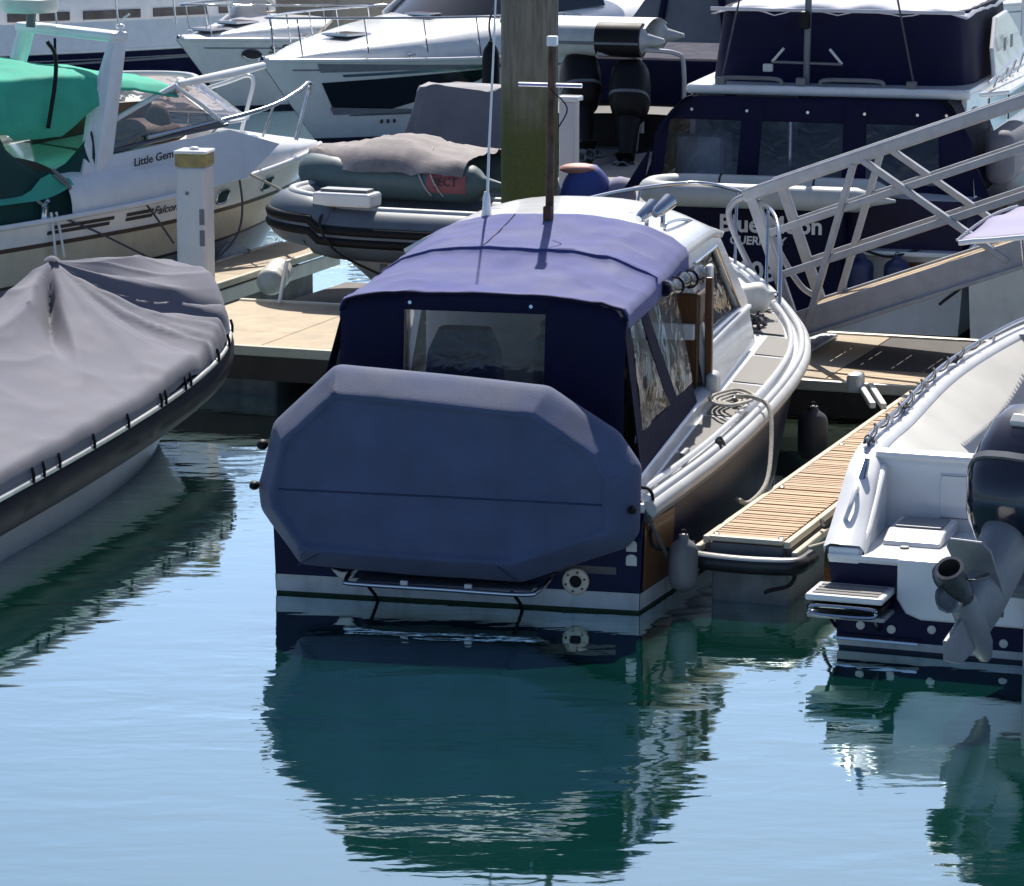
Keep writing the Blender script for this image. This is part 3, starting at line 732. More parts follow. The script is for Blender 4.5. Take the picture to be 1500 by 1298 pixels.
def face_y(x, z):                            # slack panel inside the rim
    return -.385+.022*math.exp(-((x/.9)**2+((z-.9)/.45)**2))+.010*noise.noise(V(x*1.6,z*2.0,4))+.006*noise.noise(V(x*5,z*5,8))+.010*(1-abs(noise.noise(V(x*.9+z*1.2,z*2.6-x*.7,2)))*2)**3*.6-.006*math.exp(-((z-.835)/.03)**2)
prof = [(.06,-.04),(.0,-.07),(-.012,-.11),(-.014,-.15),(-.004,-.19),(.022,-.235),(.055,-.285),(.09,-.338),(.12,-.382),(.138,-.404),(.150,-.412),(.160,-.410),(.175,-.398)]
rows = []
for d, y in prof:
    rows.append([V(p.x, y+.016*noise.noise(V(p.x*2.4,p.y*2.4,d*5))+.006*math.sin((p.x*.8+p.y)*55+6*noise.noise(V(p.x*2,p.y*2,0)))*max(0,noise.noise(V(p.x*1.5,p.y*1.5,9)))+.004*noise.noise(V(p.x*9,p.y*9,d*20))+.004*noise.noise(V(p.x*22,p.y*22,3)), p.y) for p in ringpts(d)])
last = ringpts(.19)
for f in (1,.95,.88,.8,.7,.6,.5,.4,.3,.2,.1,.02):
    rows.append([V(q.x, face_y(q.x, q.y), q.y) for q in [cen.lerp(p, f) for p in last]])
tilt = Matrix.Translation((0,-.02,0)) @ Matrix.Rotation(R(-2), 4, 'X')
rows = [[tilt @ p for p in r] for r in rows]
cv = G().loft(rows).obj('cover', 'dinghycloth', dg, 80)
G().tube([tilt @ V(x, face_y(x,.835)-.002, .835) for x in [lerp(-1.08,1.12,k/40) for k in range(41)]], .006, 6).obj('seam', 'seamcloth', cv, 80)
for a in ((.54,.265),(-.98,.30)):
    p0 = Vector(a); p1 = p0.lerp(cen, .20)
    G().tube([tilt @ V(p0.x, -.245, p0.y), tilt @ V(lerp(p0.x,p1.x,.5), -.335, lerp(p0.y,p1.y,.5)), tilt @ V(p1.x, -.405, p1.y)], .005, 5).obj('seam', 'seamcloth', cv, 80)
for p in ((-1.28,.84,.035),(-1.22,1.12,.04),(1.30,.80,.03)):
    G().ell((p[0],-.25,p[1]), (p[2],.05,p[2]*.9), 10, 8).obj('lashing_toggle', 'black', dg)
G().tube(spl([V(-.9,-.16,.35),V(-.9,-.05,.5),V(-.9,.0,.7)],4), .02, 6).obj('snap_davit', 'steel', dg)
G().tube(spl([V(.6,-.16,.35),V(.6,-.05,.5),V(.6,.0,.7)],4), .02, 6).obj('snap_davit', 'steel', dg)
# ------------------------------------------------------------------ fenders and lines round the navy boat
bw = lambda x, y, z: B.w(x, y, z)
fender('fender', bw(1.50,.28,.28), .10, .34, 'fender_dull', 'large scuffed grey fender between navy stern and finger pontoon end')
fender('fender', bw(1.72,4.6,.36), .12, .4, 'fender_shade', 'dark round topped fender in shadow beneath the navy boat starboard rail')
for k, (a, m_, lb) in enumerate((([bw(1.2,.14,.83),bw(1.33,.05,.80),D.w(-.25,-.3,.42),D.w(-.06,.0,.40)], 'ropeblack', 'black stern line from navy boat cleat to the finger pontoon corner'),
    ([bw(1.24,.05,.76),bw(1.40,-.02,.5),D.w(-.2,-.05,.28),D.w(-.06,.02,.36)], 'ropegrey', 'grey doubled stern line sagging just under the black one'))):
    rope('stern_line', a, .012, m_, lb)
rope('spring_line', [bw(1.42,2.75,.99),bw(1.56,2.72,.99),bw(1.69,2.62,.93),bw(1.75,2.35,.70),bw(1.77,2.02,.50),bw(1.70,1.72,.42),bw(1.64,1.58,.465),bw(1.68,1.52,.47)], .017, 'rope', 'thick white rope hanging from side deck down to the pontoon edge')
cp = []
for k in range(60):
    a = k*.42; r = .05+.0028*k+.01*math.sin(k*1.7); cp.append(bw(1.40+r*.8*math.cos(a), 2.75+r*1.7*math.sin(a), .945+.0007*k))
rope('rope_coil', cp, .012, 'rope', 'cream rope flaked in a loop on the grey side deck', smooth_n=2)
tg_ = []
for k in range(46):
    tg_.append(bw(1.56+.05*noise.noise(V(k*.9,0,0)), 1.30+.10*noise.noise(V(0,k*.9,0)), .93+.06*noise.noise(V(0,0,k*.9))))
rope('rope_bundle', tg_, .009, 'ropegrey', 'small tangle of grey cord tied on the rub rail', smooth_n=3)
# foredeck gear
fender('fender', bw(.98,6.0,1.22), .13, .30, 'fender_white', 'round white fender lying on the foredeck under the pulpit', Matrix.Rotation(R(80),3,'Y'))
for n_, (c0, r0, m_, lb) in enumerate(((V(1.02,6.35,1.17),.17,'rope','pale rope heaped on the foredeck beside the pulpit foot'), (V(1.10,5.55,1.12),.14,'ropegrey','dark rope heaped on foredeck behind the round white fender'))):
    pts = [bw(c0.x+r0*noise.noise(V(k*.55,n_*7,0)), c0.y+r0*1.6*noise.noise(V(n_*3,k*.55,1)), c0.z+.10*noise.noise(V(2,n_,k*.55))) for k in range(50)]
    rope('rope_heap', pts, .014, m_, lb, smooth_n=3)

# ================================================================== COVERED RIB, left foreground
L = Fr(-4.64, 23.28, 14)
rb = thing('covered_inflatable', 'inflatable boat under a wrinkled lilac grey tent cover at the left edge', 'boat', (L.o[0],L.o[1],0), 14)
HB = [(-1.2,1.10),(0,1.12),(2,1.12),(3.5,1.08),(4.8,1.0),(5.6,.88),(6.2,.68),(6.6,.44),(6.85,.18),(6.92,.0)]
ZB = [(-1.2,.58),(0,.60),(2,.63),(4,.68),(5.6,.78),(6.92,.98)]
hbf = lambda y: max(0, tab(HB, y)); zbf = lambda y: tab(ZB, y)
path = [V(hbf(y)-.10, y-(.10 if y > 6.5 else 0), zbf(y)-.18) for y in [lerp(-1.2,6.9,i/44) for i in range(45)]]
path = path+[V(-p.x,p.y,p.z) for p in path[::-1]]
G().tube(path, .165, 14).obj('tube', 'tubenavy', rb, 60)
ed = []
for i in range(60):
    y = lerp(-1.2, 6.92, 1-(1-i/59)**1.6); ed.append(V(hbf(y)+.03, y, zbf(y)-.03))
loopp = ed+[V(-p.x,p.y,p.z) for p in ed[::-1]]
G().tube(loopp, .024, 8).obj('rub_strake', 'offwhite', rb, 60)
HL = Hull(6.6, [(0,.95),(3,.95),(5,.75),(6,.4),(6.6,.02)], [(0,.45),(4,.5),(6.6,.75)], .95, .3, -.25, 1.2)
g = G(); HL.band(g, lambda y: -.25, lambda y: tab(HL.zs,y)); g.obj('hull', 'greyhull', rb, 40)
PK = V(-.42, 5.0, 1.50)
def cover_pt(a, rho):
    # a: parameter round the boundary (starboard stern -> bow -> port stern), rho 0 at ridge, 1 at edge
    if a < .5:  y = lerp(-1.2, 6.92, 1-(1-a*2)**1.6); sx = 1
    else:       y = lerp(-1.2, 6.92, 1-(1-(1-a)*2)**1.6); sx = -1
    e = V(sx*(hbf(y)+.035), y, zbf(y)-.03)
    c = V(PK.x*max(0,min(1,(y+1)/6)), min(y*.92, PK.y), 0)
    c.z = PK.z if y >= PK.y/.92 else lerp(1.25, PK.z, max(0,min(1,(c.y-1.5)/3.5))**1.6)
    p = c.lerp(e, rho)
    # tent profile: steep by the ridge, full shoulder at the tube
    sh = .17+.12*max(0,min(1,(y-5.0)/1.5))
    h = lerp(c.z, e.z+sh, 1-(1-rho)**1.75) if rho < .93 else None
    if h is None:
        h0 = lerp(c.z, e.z+sh, 1-(.07)**1.75); k = (rho-.93)/.07; h = lerp(h0, e.z, k**1.5)
        p.x = lerp(p.x, e.x, k**.5)
    th = math.atan2(p.y-PK.y, p.x-PK.x); d = (V(p.x,p.y,0)-V(PK.x,PK.y,0)).length
    w_ = math.exp(-((d-.75)/.85)**2)*min(1, d*2.2)
    fold = 0
    for c0, wd, am in ((.62,.11,-.27),(.36,.10,-.24),(.78,.09,.06),(.15,.08,.05),(.49,.07,.09),(-.25,.12,-.05),(-.6,.16,.03),(-1.0,.1,.03),(-1.28,.11,-.24),(-1.46,.07,.07),(-2.0,.12,-.07),(1.0,.1,-.07),(1.3,.1,.05)):
        t_ = abs(th-c0-.10*d*math.sin(c0*3))/wd
        fold += am*math.exp(-t_**1.3)
    h += fold*w_*1.15
    rg_ = lambda v: max(0, 1-abs(v)*2.6)**2
    h += .060*rg_(noise.noise(V(th*2.6, d*.30, 3)))*math.exp(-((d-1.3)/1.2)**2)*min(1,d*1.5)
    h += .018*rg_(noise.noise(V(th*5.0+d*.6, d*.9, 11)))*min(1,d)
    h += .007*rg_(noise.noise(V(p.x*1.1+p.y*.5, p.y*1.3-p.x*1.6, 5)))*min(1, rho*1.4)
    edge = math.exp(-((rho-.86)/.12)**2)
    h += edge*.018*math.sin(a*170+1.2*math.sin(a*60))*(.4+.6*noise.noise(V(a*25,0,0)))
    h += .012*noise.noise(V(p.x*2.2,p.y*1.6,2))+.005*noise.noise(V(p.x*5,p.y*3.4,7))
    return V(p.x, p.y, h)
rows = [[cover_pt(a/420, r/80) for a in range(421)] for r in range(81)]
rc = G().grid(rows).obj('cover', 'greycloth', rb, 80)
G().tube([V(PK.x,PK.y,.5),PK+V(0,0,.0)], .03, 8).obj('tent_pole', 'alu', rb, 60)
G().lathe([(.07,0),(.05,.02),(.02,.035)], 12, Matrix.Translation(PK+V(0,0,-.005))).obj('pole_cap', 'greycloth', rc)
for y in (.55,.75,1.05,1.75,2.5,3.3,3.42,3.95,4.1,5.0,5.5,5.95):
    G().tube([V(hbf(y)+.03,y+.03,zbf(y)+.065), V(hbf(y)+.055,y,zbf(y)+.02), V(hbf(y)+.06,y-.02,zbf(y)-.035)], .012, 6).obj('hook', 'black', rb, 60)

# ================================================================== FAR FINGER, grey RIB, teal dinghy, console boat
t = thing('finger_pontoon', 'short sandy finger pontoon behind the walkway carrying a ribbed fender', 'pontoon', D.w(0,0,0), 20)
for k in range(5):
    G().box((-8.32, 8.95+k*.84, .42), (.62, .83, .06)).obj('deck_slab', 'deckconc', t, 0, .006)
for x in (-8.66,-7.98): G().box((x, 10.6, .425), (.05, 4.1, .07)).obj('edge_rail', 'cream', t, 0, .01)
for x in (-8.66,-7.98): G().box((x, 10.6, .30), (.04, 4.1, .14)).obj('fascia', 'offwhite', t, 0, .005)
G().box((-8.32, 10.4, .05), (.55, 3.4, .5)).obj('float', 'concrete', t, 0, .02)
dw = D.w
fender('fender', dw(-7.72,10.35,.42), .15, .55, 'fender_white', 'fat ribbed cream fender lying along the short far finger', Matrix.Rotation(R(-80),3,'X') @ Matrix.Rotation(R(12),3,'Y'), 4, 'ropeblack')
fender('fender', dw(-8.9,11.6,.42), .13, .5, 'fender', 'ribbed grey white fender hung beside the white sports cruiser hull', Matrix.Rotation(R(78),3,'Y') @ Matrix.Rotation(R(12),3,'X'), 4)
rope('boat_hook', [dw(-6.85,8.50,.46), dw(-6.83,8.54,.66), dw(-6.80,8.58,.86)], .02, 'white', 'thin white pole leaning behind the ribbed cream fender', 'pole', smooth_n=2)

def inflatable(t, Ln, W, tr, m_tube, rise=.12, open_stern=True, z0=0, stripes=None):
    pts = []
    n = 24
    hw = W/2-tr
    for i in range(n+1):
        y = lerp(0, Ln-hw-tr, i/n); pts.append(V(hw, y, z0+rise*max(0,(y/Ln-.5)*2)**2))
    for i in range(1, 13):
        a = PI/2*i/12; pts.append(V(hw*math.cos(a)**.8 if i < 12 else 0, Ln-hw-tr+hw*math.sin(a), z0+rise*(1+.35*math.sin(a))))
    full = pts+[V(-p.x,p.y,p.z) for p in pts[:-1][::-1]]
    rr = [tr]*len(full)
    for k, f in ((0,.45),(1,.8)):
        rr[k] = tr*f; rr[-1-k] = tr*f
    full = [full[0]+V(0,-.22,0)]+full+[full[-1]+V(0,-.22,0)]; rr = [tr*.12]+rr+[tr*.12]
    tb = G().tube(full, rr, 18).obj('tube', m_tube, t, 60)
    return tb, full
RB = Fr(*D.w(-4.62,9.55,0)[:2], 20-88)
rt = thing('grey_rib', 'grey rigid inflatable with dark stripes chocked up behind the walkway', 'dinghy', (RB.o[0],RB.o[1],0), 20-88)
tb, full = inflatable(rt, 2.75, 1.66, .255, 'hypalon', .10, z0=1.08)
for dz, r_, m_ in ((.055,.052,'black'),(-.05,.052,'black')):
    G().tube([p+(V(p.x,p.y-1.92,0).normalized() if p.y > 1.92 else V(math.copysign(1,p.x),0,0))*.222+V(0,0,dz) for p in full[2:-2]], r_, 8).obj('stripe_band', m_, tb, 60)
G().tube([p+V(0,0,.235) for p in full[2:-2]], .05, 8).obj('top_patch', 'hypalon_pale', tb, 60)
HR = Hull(2.5, [(0,.6),(1.3,.6),(2.0,.35),(2.5,.02)], [(0,1.0),(2.5,1.1)], .55, .2, .58, .8)
g = G(); HR.band(g, lambda y: .58, lambda y: tab(HR.zs,y), n=18, nz=5); HR.transom(g, .58, 1.0); g.obj('hull', 'offwhite', rt, 40)
G().box((-.57, 1.72, 1.43), (.30,.62,.14)).obj('lifting_pad', 'white', rt, 0, .03)
G().box((-.57, 1.72, 1.515), (.18,.5,.03)).obj('step_pad', 'darkalu', rt, 0, .01)
G().tube(spl([V(-.62,1.9,1.37),V(-.86,1.88,1.2),V(-.87,1.7,.95),V(-.70,1.3,.72),V(-.6,1.05,.62)],6), .014, 6).obj('tie_down', 'ropeblack', rt, 60)
cr = thing('boat_cradle', 'low timber and steel cradle holding up the grey inflatable', 'cradle', (RB.o[0],RB.o[1],0), 20-88)
for y in (.4, 1.4):
    G().box((0,y,.53), (1.2,.12,.10)).obj('cross_beam', 'fascia', cr, 0, .01)
    for x in (-.5,.5): G().beam((x,y,.2),(x*.8,y,.78), .08,.08).obj('upright', 'darkalu', cr, 0, .01)
G().box((-.55,1.05,.56), (.2,.28,.28)).obj('winch_box', 'black', cr, 0, .02)
G().box((-.1,.95,.14), (1.9,2.9,.5)).obj('float', 'fascia', cr, 0, .03)  # dark box added to stand in for shade under the inflatable
TD = Fr(*D.w(-5.2,10.3,0)[:2], 20-86)
tt = thing('teal_dinghy', 'teal inflatable dinghy strapped down on top of the grey one', 'dinghy', (TD.o[0],TD.o[1],0), 20-86)
tb, full = inflatable(tt, 2.2, 1.3, .19, 'teal', .02, z0=1.52)
rows = []
for i in range(22):
    y = lerp(.15, 2.08, i/21); hb = .66*min(1, ((2.2-y)/.8)**.5)
    rows.append([V(lerp(-hb,hb,k/24), y, 1.60+.17*(1-abs(2*k/24-1)**6)+.14*math.exp(-((y-1.1)/.5)**2)*(1-(2*k/24-1)**2)+.02*noise.noise(V(k*.3,y*3,0))+.03*max(0,1-abs(noise.noise(V(k*.25,y*5,3)))*2.5)**2) for k in range(25)])
G().grid(rows).obj('cover', 'fadedcover', tt, 70, label='grey brown wrinkled cover')
for y in (.62,.75): G().tube([V(-.46-.203*math.cos(R(a)), y-.25+.25*(a+35)/120, 1.525+.203*math.sin(R(a))) for a in range(-35,86,10)]+[V(-.36,y+.02,1.80),V(-.2,y+.05,1.84)], .009, 6).obj('strap', 'rope', tt, 60)
pm = [[V(-.455-.197*math.cos(a), y, 1.53+.197*math.sin(a)) for a in [R(-28+56*k/6) for k in range(7)]] for y in [.12+.42*i/6 for i in range(7)]]
rp = G().grid(pm).obj('patch', 'redpatch', tt, 60)
text('patch_lettering', 'JECT', .12, 'darkletter', face_m((-.66,.33,1.55),(0,-1,0),(0,0,1)), rp, ext=.004)
CB = Fr(.05, 36.2, 20)
cb = thing('covered_boat', 'small open boat with its console wrapped upright in a grey tarpaulin', 'boat', (CB.o[0],CB.o[1],0), 20)
HC = Hull(5, [(0,1.0),(2.5,1.05),(4,.75),(5,.02)], [(0,.75),(5,1.05)], .9, .4, -.2, .8)
g = G(); HC.band(g, lambda y: -.2, lambda y: tab(HC.zs,y)); HC.transom(g, -.2, .75); g.obj('hull', 'greyhull', cb, 40)
g = G(); HC.deck(g, -.08); g.obj('deck', 'nonskid', cb, 40)
rows = []
for i in range(26):
    u = i/25; z = lerp(2.20, .95, u)
    hw = lerp(.60, .86, u**1.2)*(1 if i else .96); hd = lerp(.32, .62, u)
    rw = []
    for k in range(72):
        a = 2*PI*k/72; c_, s_ = math.cos(a), math.sin(a)
        f = 1+.075*(.25+.75*u)*math.sin(a*9+2.2*math.sin(a*3+u)+u*2.2)+.03*noise.noise(V(c_*3,s_*3,u*2))
        rw.append(V(-.62+hw*math.copysign(abs(c_)**.45,c_)*f, .35+hd*math.copysign(abs(s_)**.45,s_)*f, z+.05*noise.noise(V(c_*2,s_*2,0))*(1-u)))
    rows.append(rw)
G().loft(rows).obj('tarpaulin', 'tarp', cb, 60)

# ================================================================== SPORTS CRUISER with green canvas
GM = Fr(-8.85, 32.77, 52)
gm = thing('sports_cruiser', 'white sports cruiser with mint green canvas and leaning radar arch', 'boat', (GM.o[0],GM.o[1],0), 52)
HG = Hull(8.5, [(0,1.28),(2,1.38),(4,1.40),(5.5,1.36),(6.6,1.14),(7.4,.82),(8.0,.48),(8.35,.2),(8.5,.02)], [(0,.92),(3,1.0),(5,1.13),(7,1.32),(8.5,1.47)], .9, .35, -.3, 1.3)
zg = lambda y: tab(HG.zs, y)
st = lambda y: lerp(.62, 1.10, (y/8.5)**1.3)     # stripe height
ch = lambda y: lerp(.22, .78, (y/8.5)**1.4)
g = G(); HG.band(g, lambda y: st(y)+.02, zg); HG.transom(g, .3, zg(0)); g.obj('hull_topside', 'white', gm, 40)
g = G(); HG.band(g, lambda y: st(y)-.025, lambda y: st(y)+.02, nz=1, off=.003); g.obj('hull_stripe', 'brownstripe', gm, 40)
g = G(); HG.band(g, lambda y: ch(y)+.01, lambda y: st(y)-.025, nz=4); g.obj('hull_side', 'cream', gm, 40)
g = G(); HG.band(g, lambda y: ch(y)-.02, lambda y: ch(y)+.01, nz=1, off=.003); g.obj('chine_stripe', 'brownstripe', gm, 40)
g = G(); HG.band(g, lambda y: -.3, lambda y: ch(y)-.02, nz=4); g.obj('hull_bottom', 'greyhull', gm, 40)
for sd in (1,-1): G().tube(HG.rail(-.01, 0, 8.45, 40, sd, .012), .03, 8).obj('rub_rail', 'white', gm, 60)
g = G(); HG.deck(g, -.06, 0.02, 5.2, .01, .03); g.obj('cockpit_deck', 'offwhite', gm, 40)
# raised foredeck/coachroof
rows = []
for i in range(20):
    y = lerp(4.5, 8.42, i/19); b = max(.01, tab(HG.bs,y)-.03); zt = tab([(4.5,1.58),(5.2,1.66),(6.4,1.78),(7.2,1.70),(8.0,1.56),(8.5,1.48)], y); zb = zg(y)
    rw = []
    for k in range(25):
        a = PI*k/24; c_, s_ = math.cos(a), math.sin(a)
        x = b*math.copysign(abs(c_)**.55, c_); rw.append(V(x, y, zb+(zt-zb)*abs(s_)**.75))
    rows.append(rw)
G().grid(rows).obj('foredeck', 'white', gm, 60)
# deckhouse side sweeping up to the arch
for sd in (1,-1):
    def ds(y, z, o=0, sd=sd): return V(sd*(lerp(1.36, 1.0, max(0,min(1,(z-1.0)/1.0)))+o), y, z)
    po = [(4.55,1.06),(5.6,1.15),(6.7,1.30),(7.2,1.62),(6.62,1.80),(5.14,1.64),(4.92,1.50),(4.80,1.62),(4.72,1.45),(4.62,1.25)]
    G().prism([ds(*p) for p in po], V(-sd*.05,0,0)).obj('deckhouse_side', 'white', gm, 0)
    po = [(4.86,1.40),(5.14,1.62),(5.44,2.80),(5.40,2.86),(5.27,2.84),(5.0,2.1),(4.84,1.75)]
    ar = G().prism([ds(p[0],p[1]) if p[1] < 2 else V(sd*.97,p[0],p[1]) for p in po], V(-sd*.09,0,0)).obj('arch_leg', 'white', gm, 0, .02)
    for y, z in ((5.32,2.58),(5.33,2.42),(5.12,2.05)): G().box((sd*.99,y,z), (.02,.035,.05)).obj('vent', 'darkalu', ar)
    # side window
    po = [(5.20,1.68),(6.55,1.86),(6.02,2.26),(5.27,1.98)]
    wn = G().prism([V(sd*lerp(1.03,.94,(p[1]-1.6)/.7), p[0], p[1]) for p in po], V(-sd*.02,0,0)).obj('side_window', 'glass_smoke', gm, 0)
    G().tube([V(sd*1.045,5.18,1.665),V(sd*1.03,5.9,1.77),V(sd*1.02,6.62,1.855)], .022, 6).obj('window_sill', 'darkalu', wn, 60)
    G().tube([V(sd*1.0,5.24,1.98),V(sd*.96,5.6,2.12),V(sd*.94,6.03,2.29)], .030, 8).obj('window_top', 'white', wn, 60)
    G().tube([V(sd*.94,6.03,2.28),V(sd*.98,6.32,2.08),V(sd*1.0,6.60,1.86)], .022, 8).obj('window_pillar', 'white', wn, 60)
# raked windscreen across
rows = []
for i in range(2):
    row = []
    for k in range(13):
        a = lerp(-1,1,k/12); row.append(V(a*(1.0 if i == 0 else .93), (6.60 if i == 0 else 6.03)+.75*(1-a*a)*(1.1 if i == 0 else 1), (1.87 if i == 0 else 2.28)+(.02 if i else -.03)*(1-a*a)))
    rows.append(row)
G().grid(rows).obj('windscreen', 'glass_smoke', gm, 60)
G().tube(rows[1], .030, 8).obj('windscreen_top_rail', 'white', gm, 60)
G().tube(rows[0], .022, 8).obj('windscreen_base', 'white', gm, 60)
# a folded grey-brown thing visible behind the glass
G().ell((.45,5.9,1.72), (.45,.5,.20), 16, 8).obj('sunpad', 'brownseat', gm)
G().box((-.3,5.75,1.75), (.06,1.5,.55)).obj('cabin_lining', 'brownseat', gm, 0, .02)
G().box((.2,5.7,1.62), (1.5,1.3,.06)).obj('dashboard', 'brownseat', gm, 0, .02)
G().ell((.55,6.05,1.86), (.16,.14,.22), 12, 8).obj('folded_chart', 'beige', gm)
# arch top beam
G().box((0,5.34,2.83), (1.98,.22,.10)).obj('arch_top', 'white', gm, 0, .03)
G().tube([V(-.7,5.34,2.9),V(-.7,5.34,3.05)], .03, 8).obj('radar_post', 'white', gm, 60)
rd = G().lathe([(.02,0),(.28,.02),(.31,.08),(.30,.16),(.22,.21),(.02,.23)], 20, Matrix.Translation((-.42,5.1,3.0))).obj('radar_dome', 'offwhite', gm)
G().tube([V(-.42,5.1,2.86),V(-.42,5.12,3.02)], .05, 8).obj('radar_foot', 'darkalu', rd)
G().tube(spl([V(.9,5.4,2.86),V(.93,5.38,2.98),V(1.0,5.45,3.06)],4), .012, 6).obj('aerial', 'white', gm)
G().ell((.9,5.4,2.93), (.05,.05,.03), 10, 6).obj('nav_light', 'white', gm)
# green canvas: sunlit roof sheet sagging, side curtain with shade in its colour
rows = []
for i in range(49):
    y = lerp(2.2, 6.05, i/48); rw = []
    for k in range(61):
        s_ = lerp(-1,1,k/60); a = abs(s_)
        pk = .10*math.exp(-((y-4.45)/.35)**2)*(1-a)
        z = 2.50-.16*max(0,(y-5.0))-.10*a**2.5+pk+.03*noise.noise(V(s_*2,y*1.5,0))+.015*max(0,1-abs(noise.noise(V(s_*2.5+y*1.2,y*2-s_,4)))*2.6)**2-.05*math.exp(-((y-4.95)/.25)**2)*(1-a)
        drop = .56*max(0,(a-.86)/.14)**1.2*max(.12, (1-max(0,(y-4.6)/.8)) if y < 5.6 else .12) if y > 4.0 else .5*max(0,(a-.86)/.14)
        fw = .012*math.sin(y*13+4*noise.noise(V(y,z,0)))*min(1,drop*2)
        rw.append(V(s_*(1.02 if y < 5.6 else 1.0-.06*(y-5.6))*(1+fw), y, z-drop))
    rows.append(rw)
G().grid(rows).obj('green_roof_canvas', 'greencloth', gm, 70, 0, 0, .01)
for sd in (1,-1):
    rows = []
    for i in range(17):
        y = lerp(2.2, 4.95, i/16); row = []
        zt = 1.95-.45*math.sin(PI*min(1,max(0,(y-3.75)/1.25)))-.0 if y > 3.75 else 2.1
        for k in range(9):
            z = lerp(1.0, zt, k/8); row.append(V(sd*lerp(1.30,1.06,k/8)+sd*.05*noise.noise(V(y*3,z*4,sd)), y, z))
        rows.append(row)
    cu = G().grid(rows).obj('dark_side_curtain', 'shadegreen', gm, 70, 0, 0, .01)
    rows = []
    for i in range(13):
        y = lerp(3.2, 4.55, i/12); zc = 1.22+.04*(y-3.2)+.30*max(0,(y-4.1)/.45)**2*.4; hh = .05+.18*math.exp(-((y-4.28)/.16)**2)
        rows.append([V(sd*lerp(1.30,1.22,k/4)+sd*.02, y, zc+hh*(k/4)) for k in range(5)])
    G().grid(rows).obj('pale_fold', 'greencloth', cu, 70)
    for a, b_ in (((4.35,1.55),(4.5,1.4)), ((4.36,1.5),(4.52,1.35))): G().tube([V(sd*1.26,*a), V(sd*1.31,*b_)], .02, 6).obj('strap', 'darkalu', cu)
ant = G().tube(spl([V(1.06,4.42,1.95),V(1.05,4.52,2.4),V(1.0,4.56,2.68),V(.95,4.5,2.82)],5), .022, 6).obj('canvas_strap', 'black', gm, 60)
G().tube([V(1.0,4.56,2.66),V(.9,4.62,2.84)], .016, 6).obj('strap_tail', 'black', ant)
# rails on the bow
for sd in (-1,1): br = G().tube(spl([V(sd*1.05,5.6,1.78),V(sd*.98,6.6,1.90),V(sd*.86,7.3,2.0),V(sd*.70,7.75,2.12),V(sd*.60,7.95,2.19),V(sd*.55,8.0,2.12),V(sd*.54,7.93,1.9),V(sd*.54,7.82,1.57)],6), .024, 8).obj('bow_rail', 'white' if sd < 0 else 'steel', gm, 60)  # port rail white to carry the sunlight on it, starboard steel
for y, b, z0, z1 in ((7.35,.80,1.66,2.0),(6.6,.95,1.75,1.90)):
    for sd in (1,-1): G().tube([V(sd*(b-.06),y-.1,z0), V(sd*(b+.02),y,z1)], .014, 6).obj('stanchion', 'steel', br, 60)
# thick white bar lying across the screen corner
G().tube([V(.9,6.08,2.30),V(.5,7.0,2.33),V(.1,7.7,2.36)], [.035,.055,.04], 8).obj('windscreen_spar', 'white', gm, 60)
# portholes, stripes, cleats, names
def on_hull(Hh, y, z, sd=1, o=.01): return Hh.pt(y, z, sd, o)
def decal(Hh, y0, y1, lo, hi, m_, name, par, sd=1, off=.006, n=10):
    g = G(); Hh.band(g, lo, hi, y0, y1, n, 2, off, (sd,)); return g.obj(name, m_, par, 40)
for y in (6.52, 7.32):
    z = st(y)+.15
    pts = [on_hull(HG, y+.095*math.copysign(abs(math.cos(a))**.6,math.cos(a)), z+.075*math.copysign(abs(math.sin(a))**.6,math.sin(a)), 1, .010) for a in [2*PI*k/20 for k in range(20)]]
    ph = G().prism(pts, V(.004,0,0)).obj('porthole', 'darkglass', gm, 0)
    G().tube(pts, .012, 6, True).obj('porthole_rim', 'steel', ph, 60)
for y0, y1, d in ((4.25,5.0,.165),(4.2,4.95,.115),(5.15,5.5,.17),(5.15,5.5,.12),(5.82,5.98,.20),(5.82,5.98,.16)):
    decal(HG, y0, y1, lambda y: st(y)+d-.019, lambda y: st(y)+d+.019, 'darkletter', 'side_stripe', gm, n=4)
def hull_text(s_, Hh, y, z, size, m_, par, shear=.3, slope=.1, sd=1, name='lettering', bold=.0):
    p = Hh.pt(y, z, sd, .014); a = Hh.pt(y-.2, z-.2*slope, sd, .014); b = Hh.pt(y+.2, z+.2*slope, sd, .014)
    up = Hh.pt(y, z+.1, sd, .014)-Hh.pt(y, z-.1, sd, .014)
    r = (b-a) if sd == 1 else (a-b)
    return text(name, s_, size, m_, face_m(p, r, up), par, shear, bold)
hull_text('Falcon', HG, 5.66, st(5.66)+.155, .125, 'darkletter', gm, .35, .08)
p0 = V(1.135,6.02,1.615)
text('boat_name', 'Little Gem', .115, 'darkletter', face_m((1.225,5.56,1.58),(-.03,1,.13),(-.33,0,1)), gm, .35, .002)
rope('bow_line', [GM.w(1.22,5.35,1.24), GM.w(1.42,5.42,1.05), GM.w(1.5,5.62,.72)], .012, 'ropegrey', 'dark line hanging over the sports cruiser side near its script lettering')
fl = [GM.w(1.17,6.65,1.36), GM.w(1.28,6.62,1.0), GM.w(1.35,6.5,.72), GM.w(1.42,6.2,.5), D.w(-8.4,10.0,.46)]
rope('mooring_line', fl, .012, 'ropegrey', 'thin slack mooring line from cruiser bow cleat down to the far finger')
rope('mooring_line', [GM.w(1.17,6.68,1.38), GM.w(1.2,7.0,1.22), GM.w(1.15,7.45,1.0)], .014, 'rope', 'taut pale line running forward past the cruiser porthole')
rope('mooring_line', [GM.w(1.40,4.25,1.12), GM.w(1.46,4.7,.92), GM.w(1.55,5.3,.60), GM.w(1.6,5.6,.46)], .011, 'ropegrey', 'grey line slanting across the cruiser side stripes from its stern cleat')
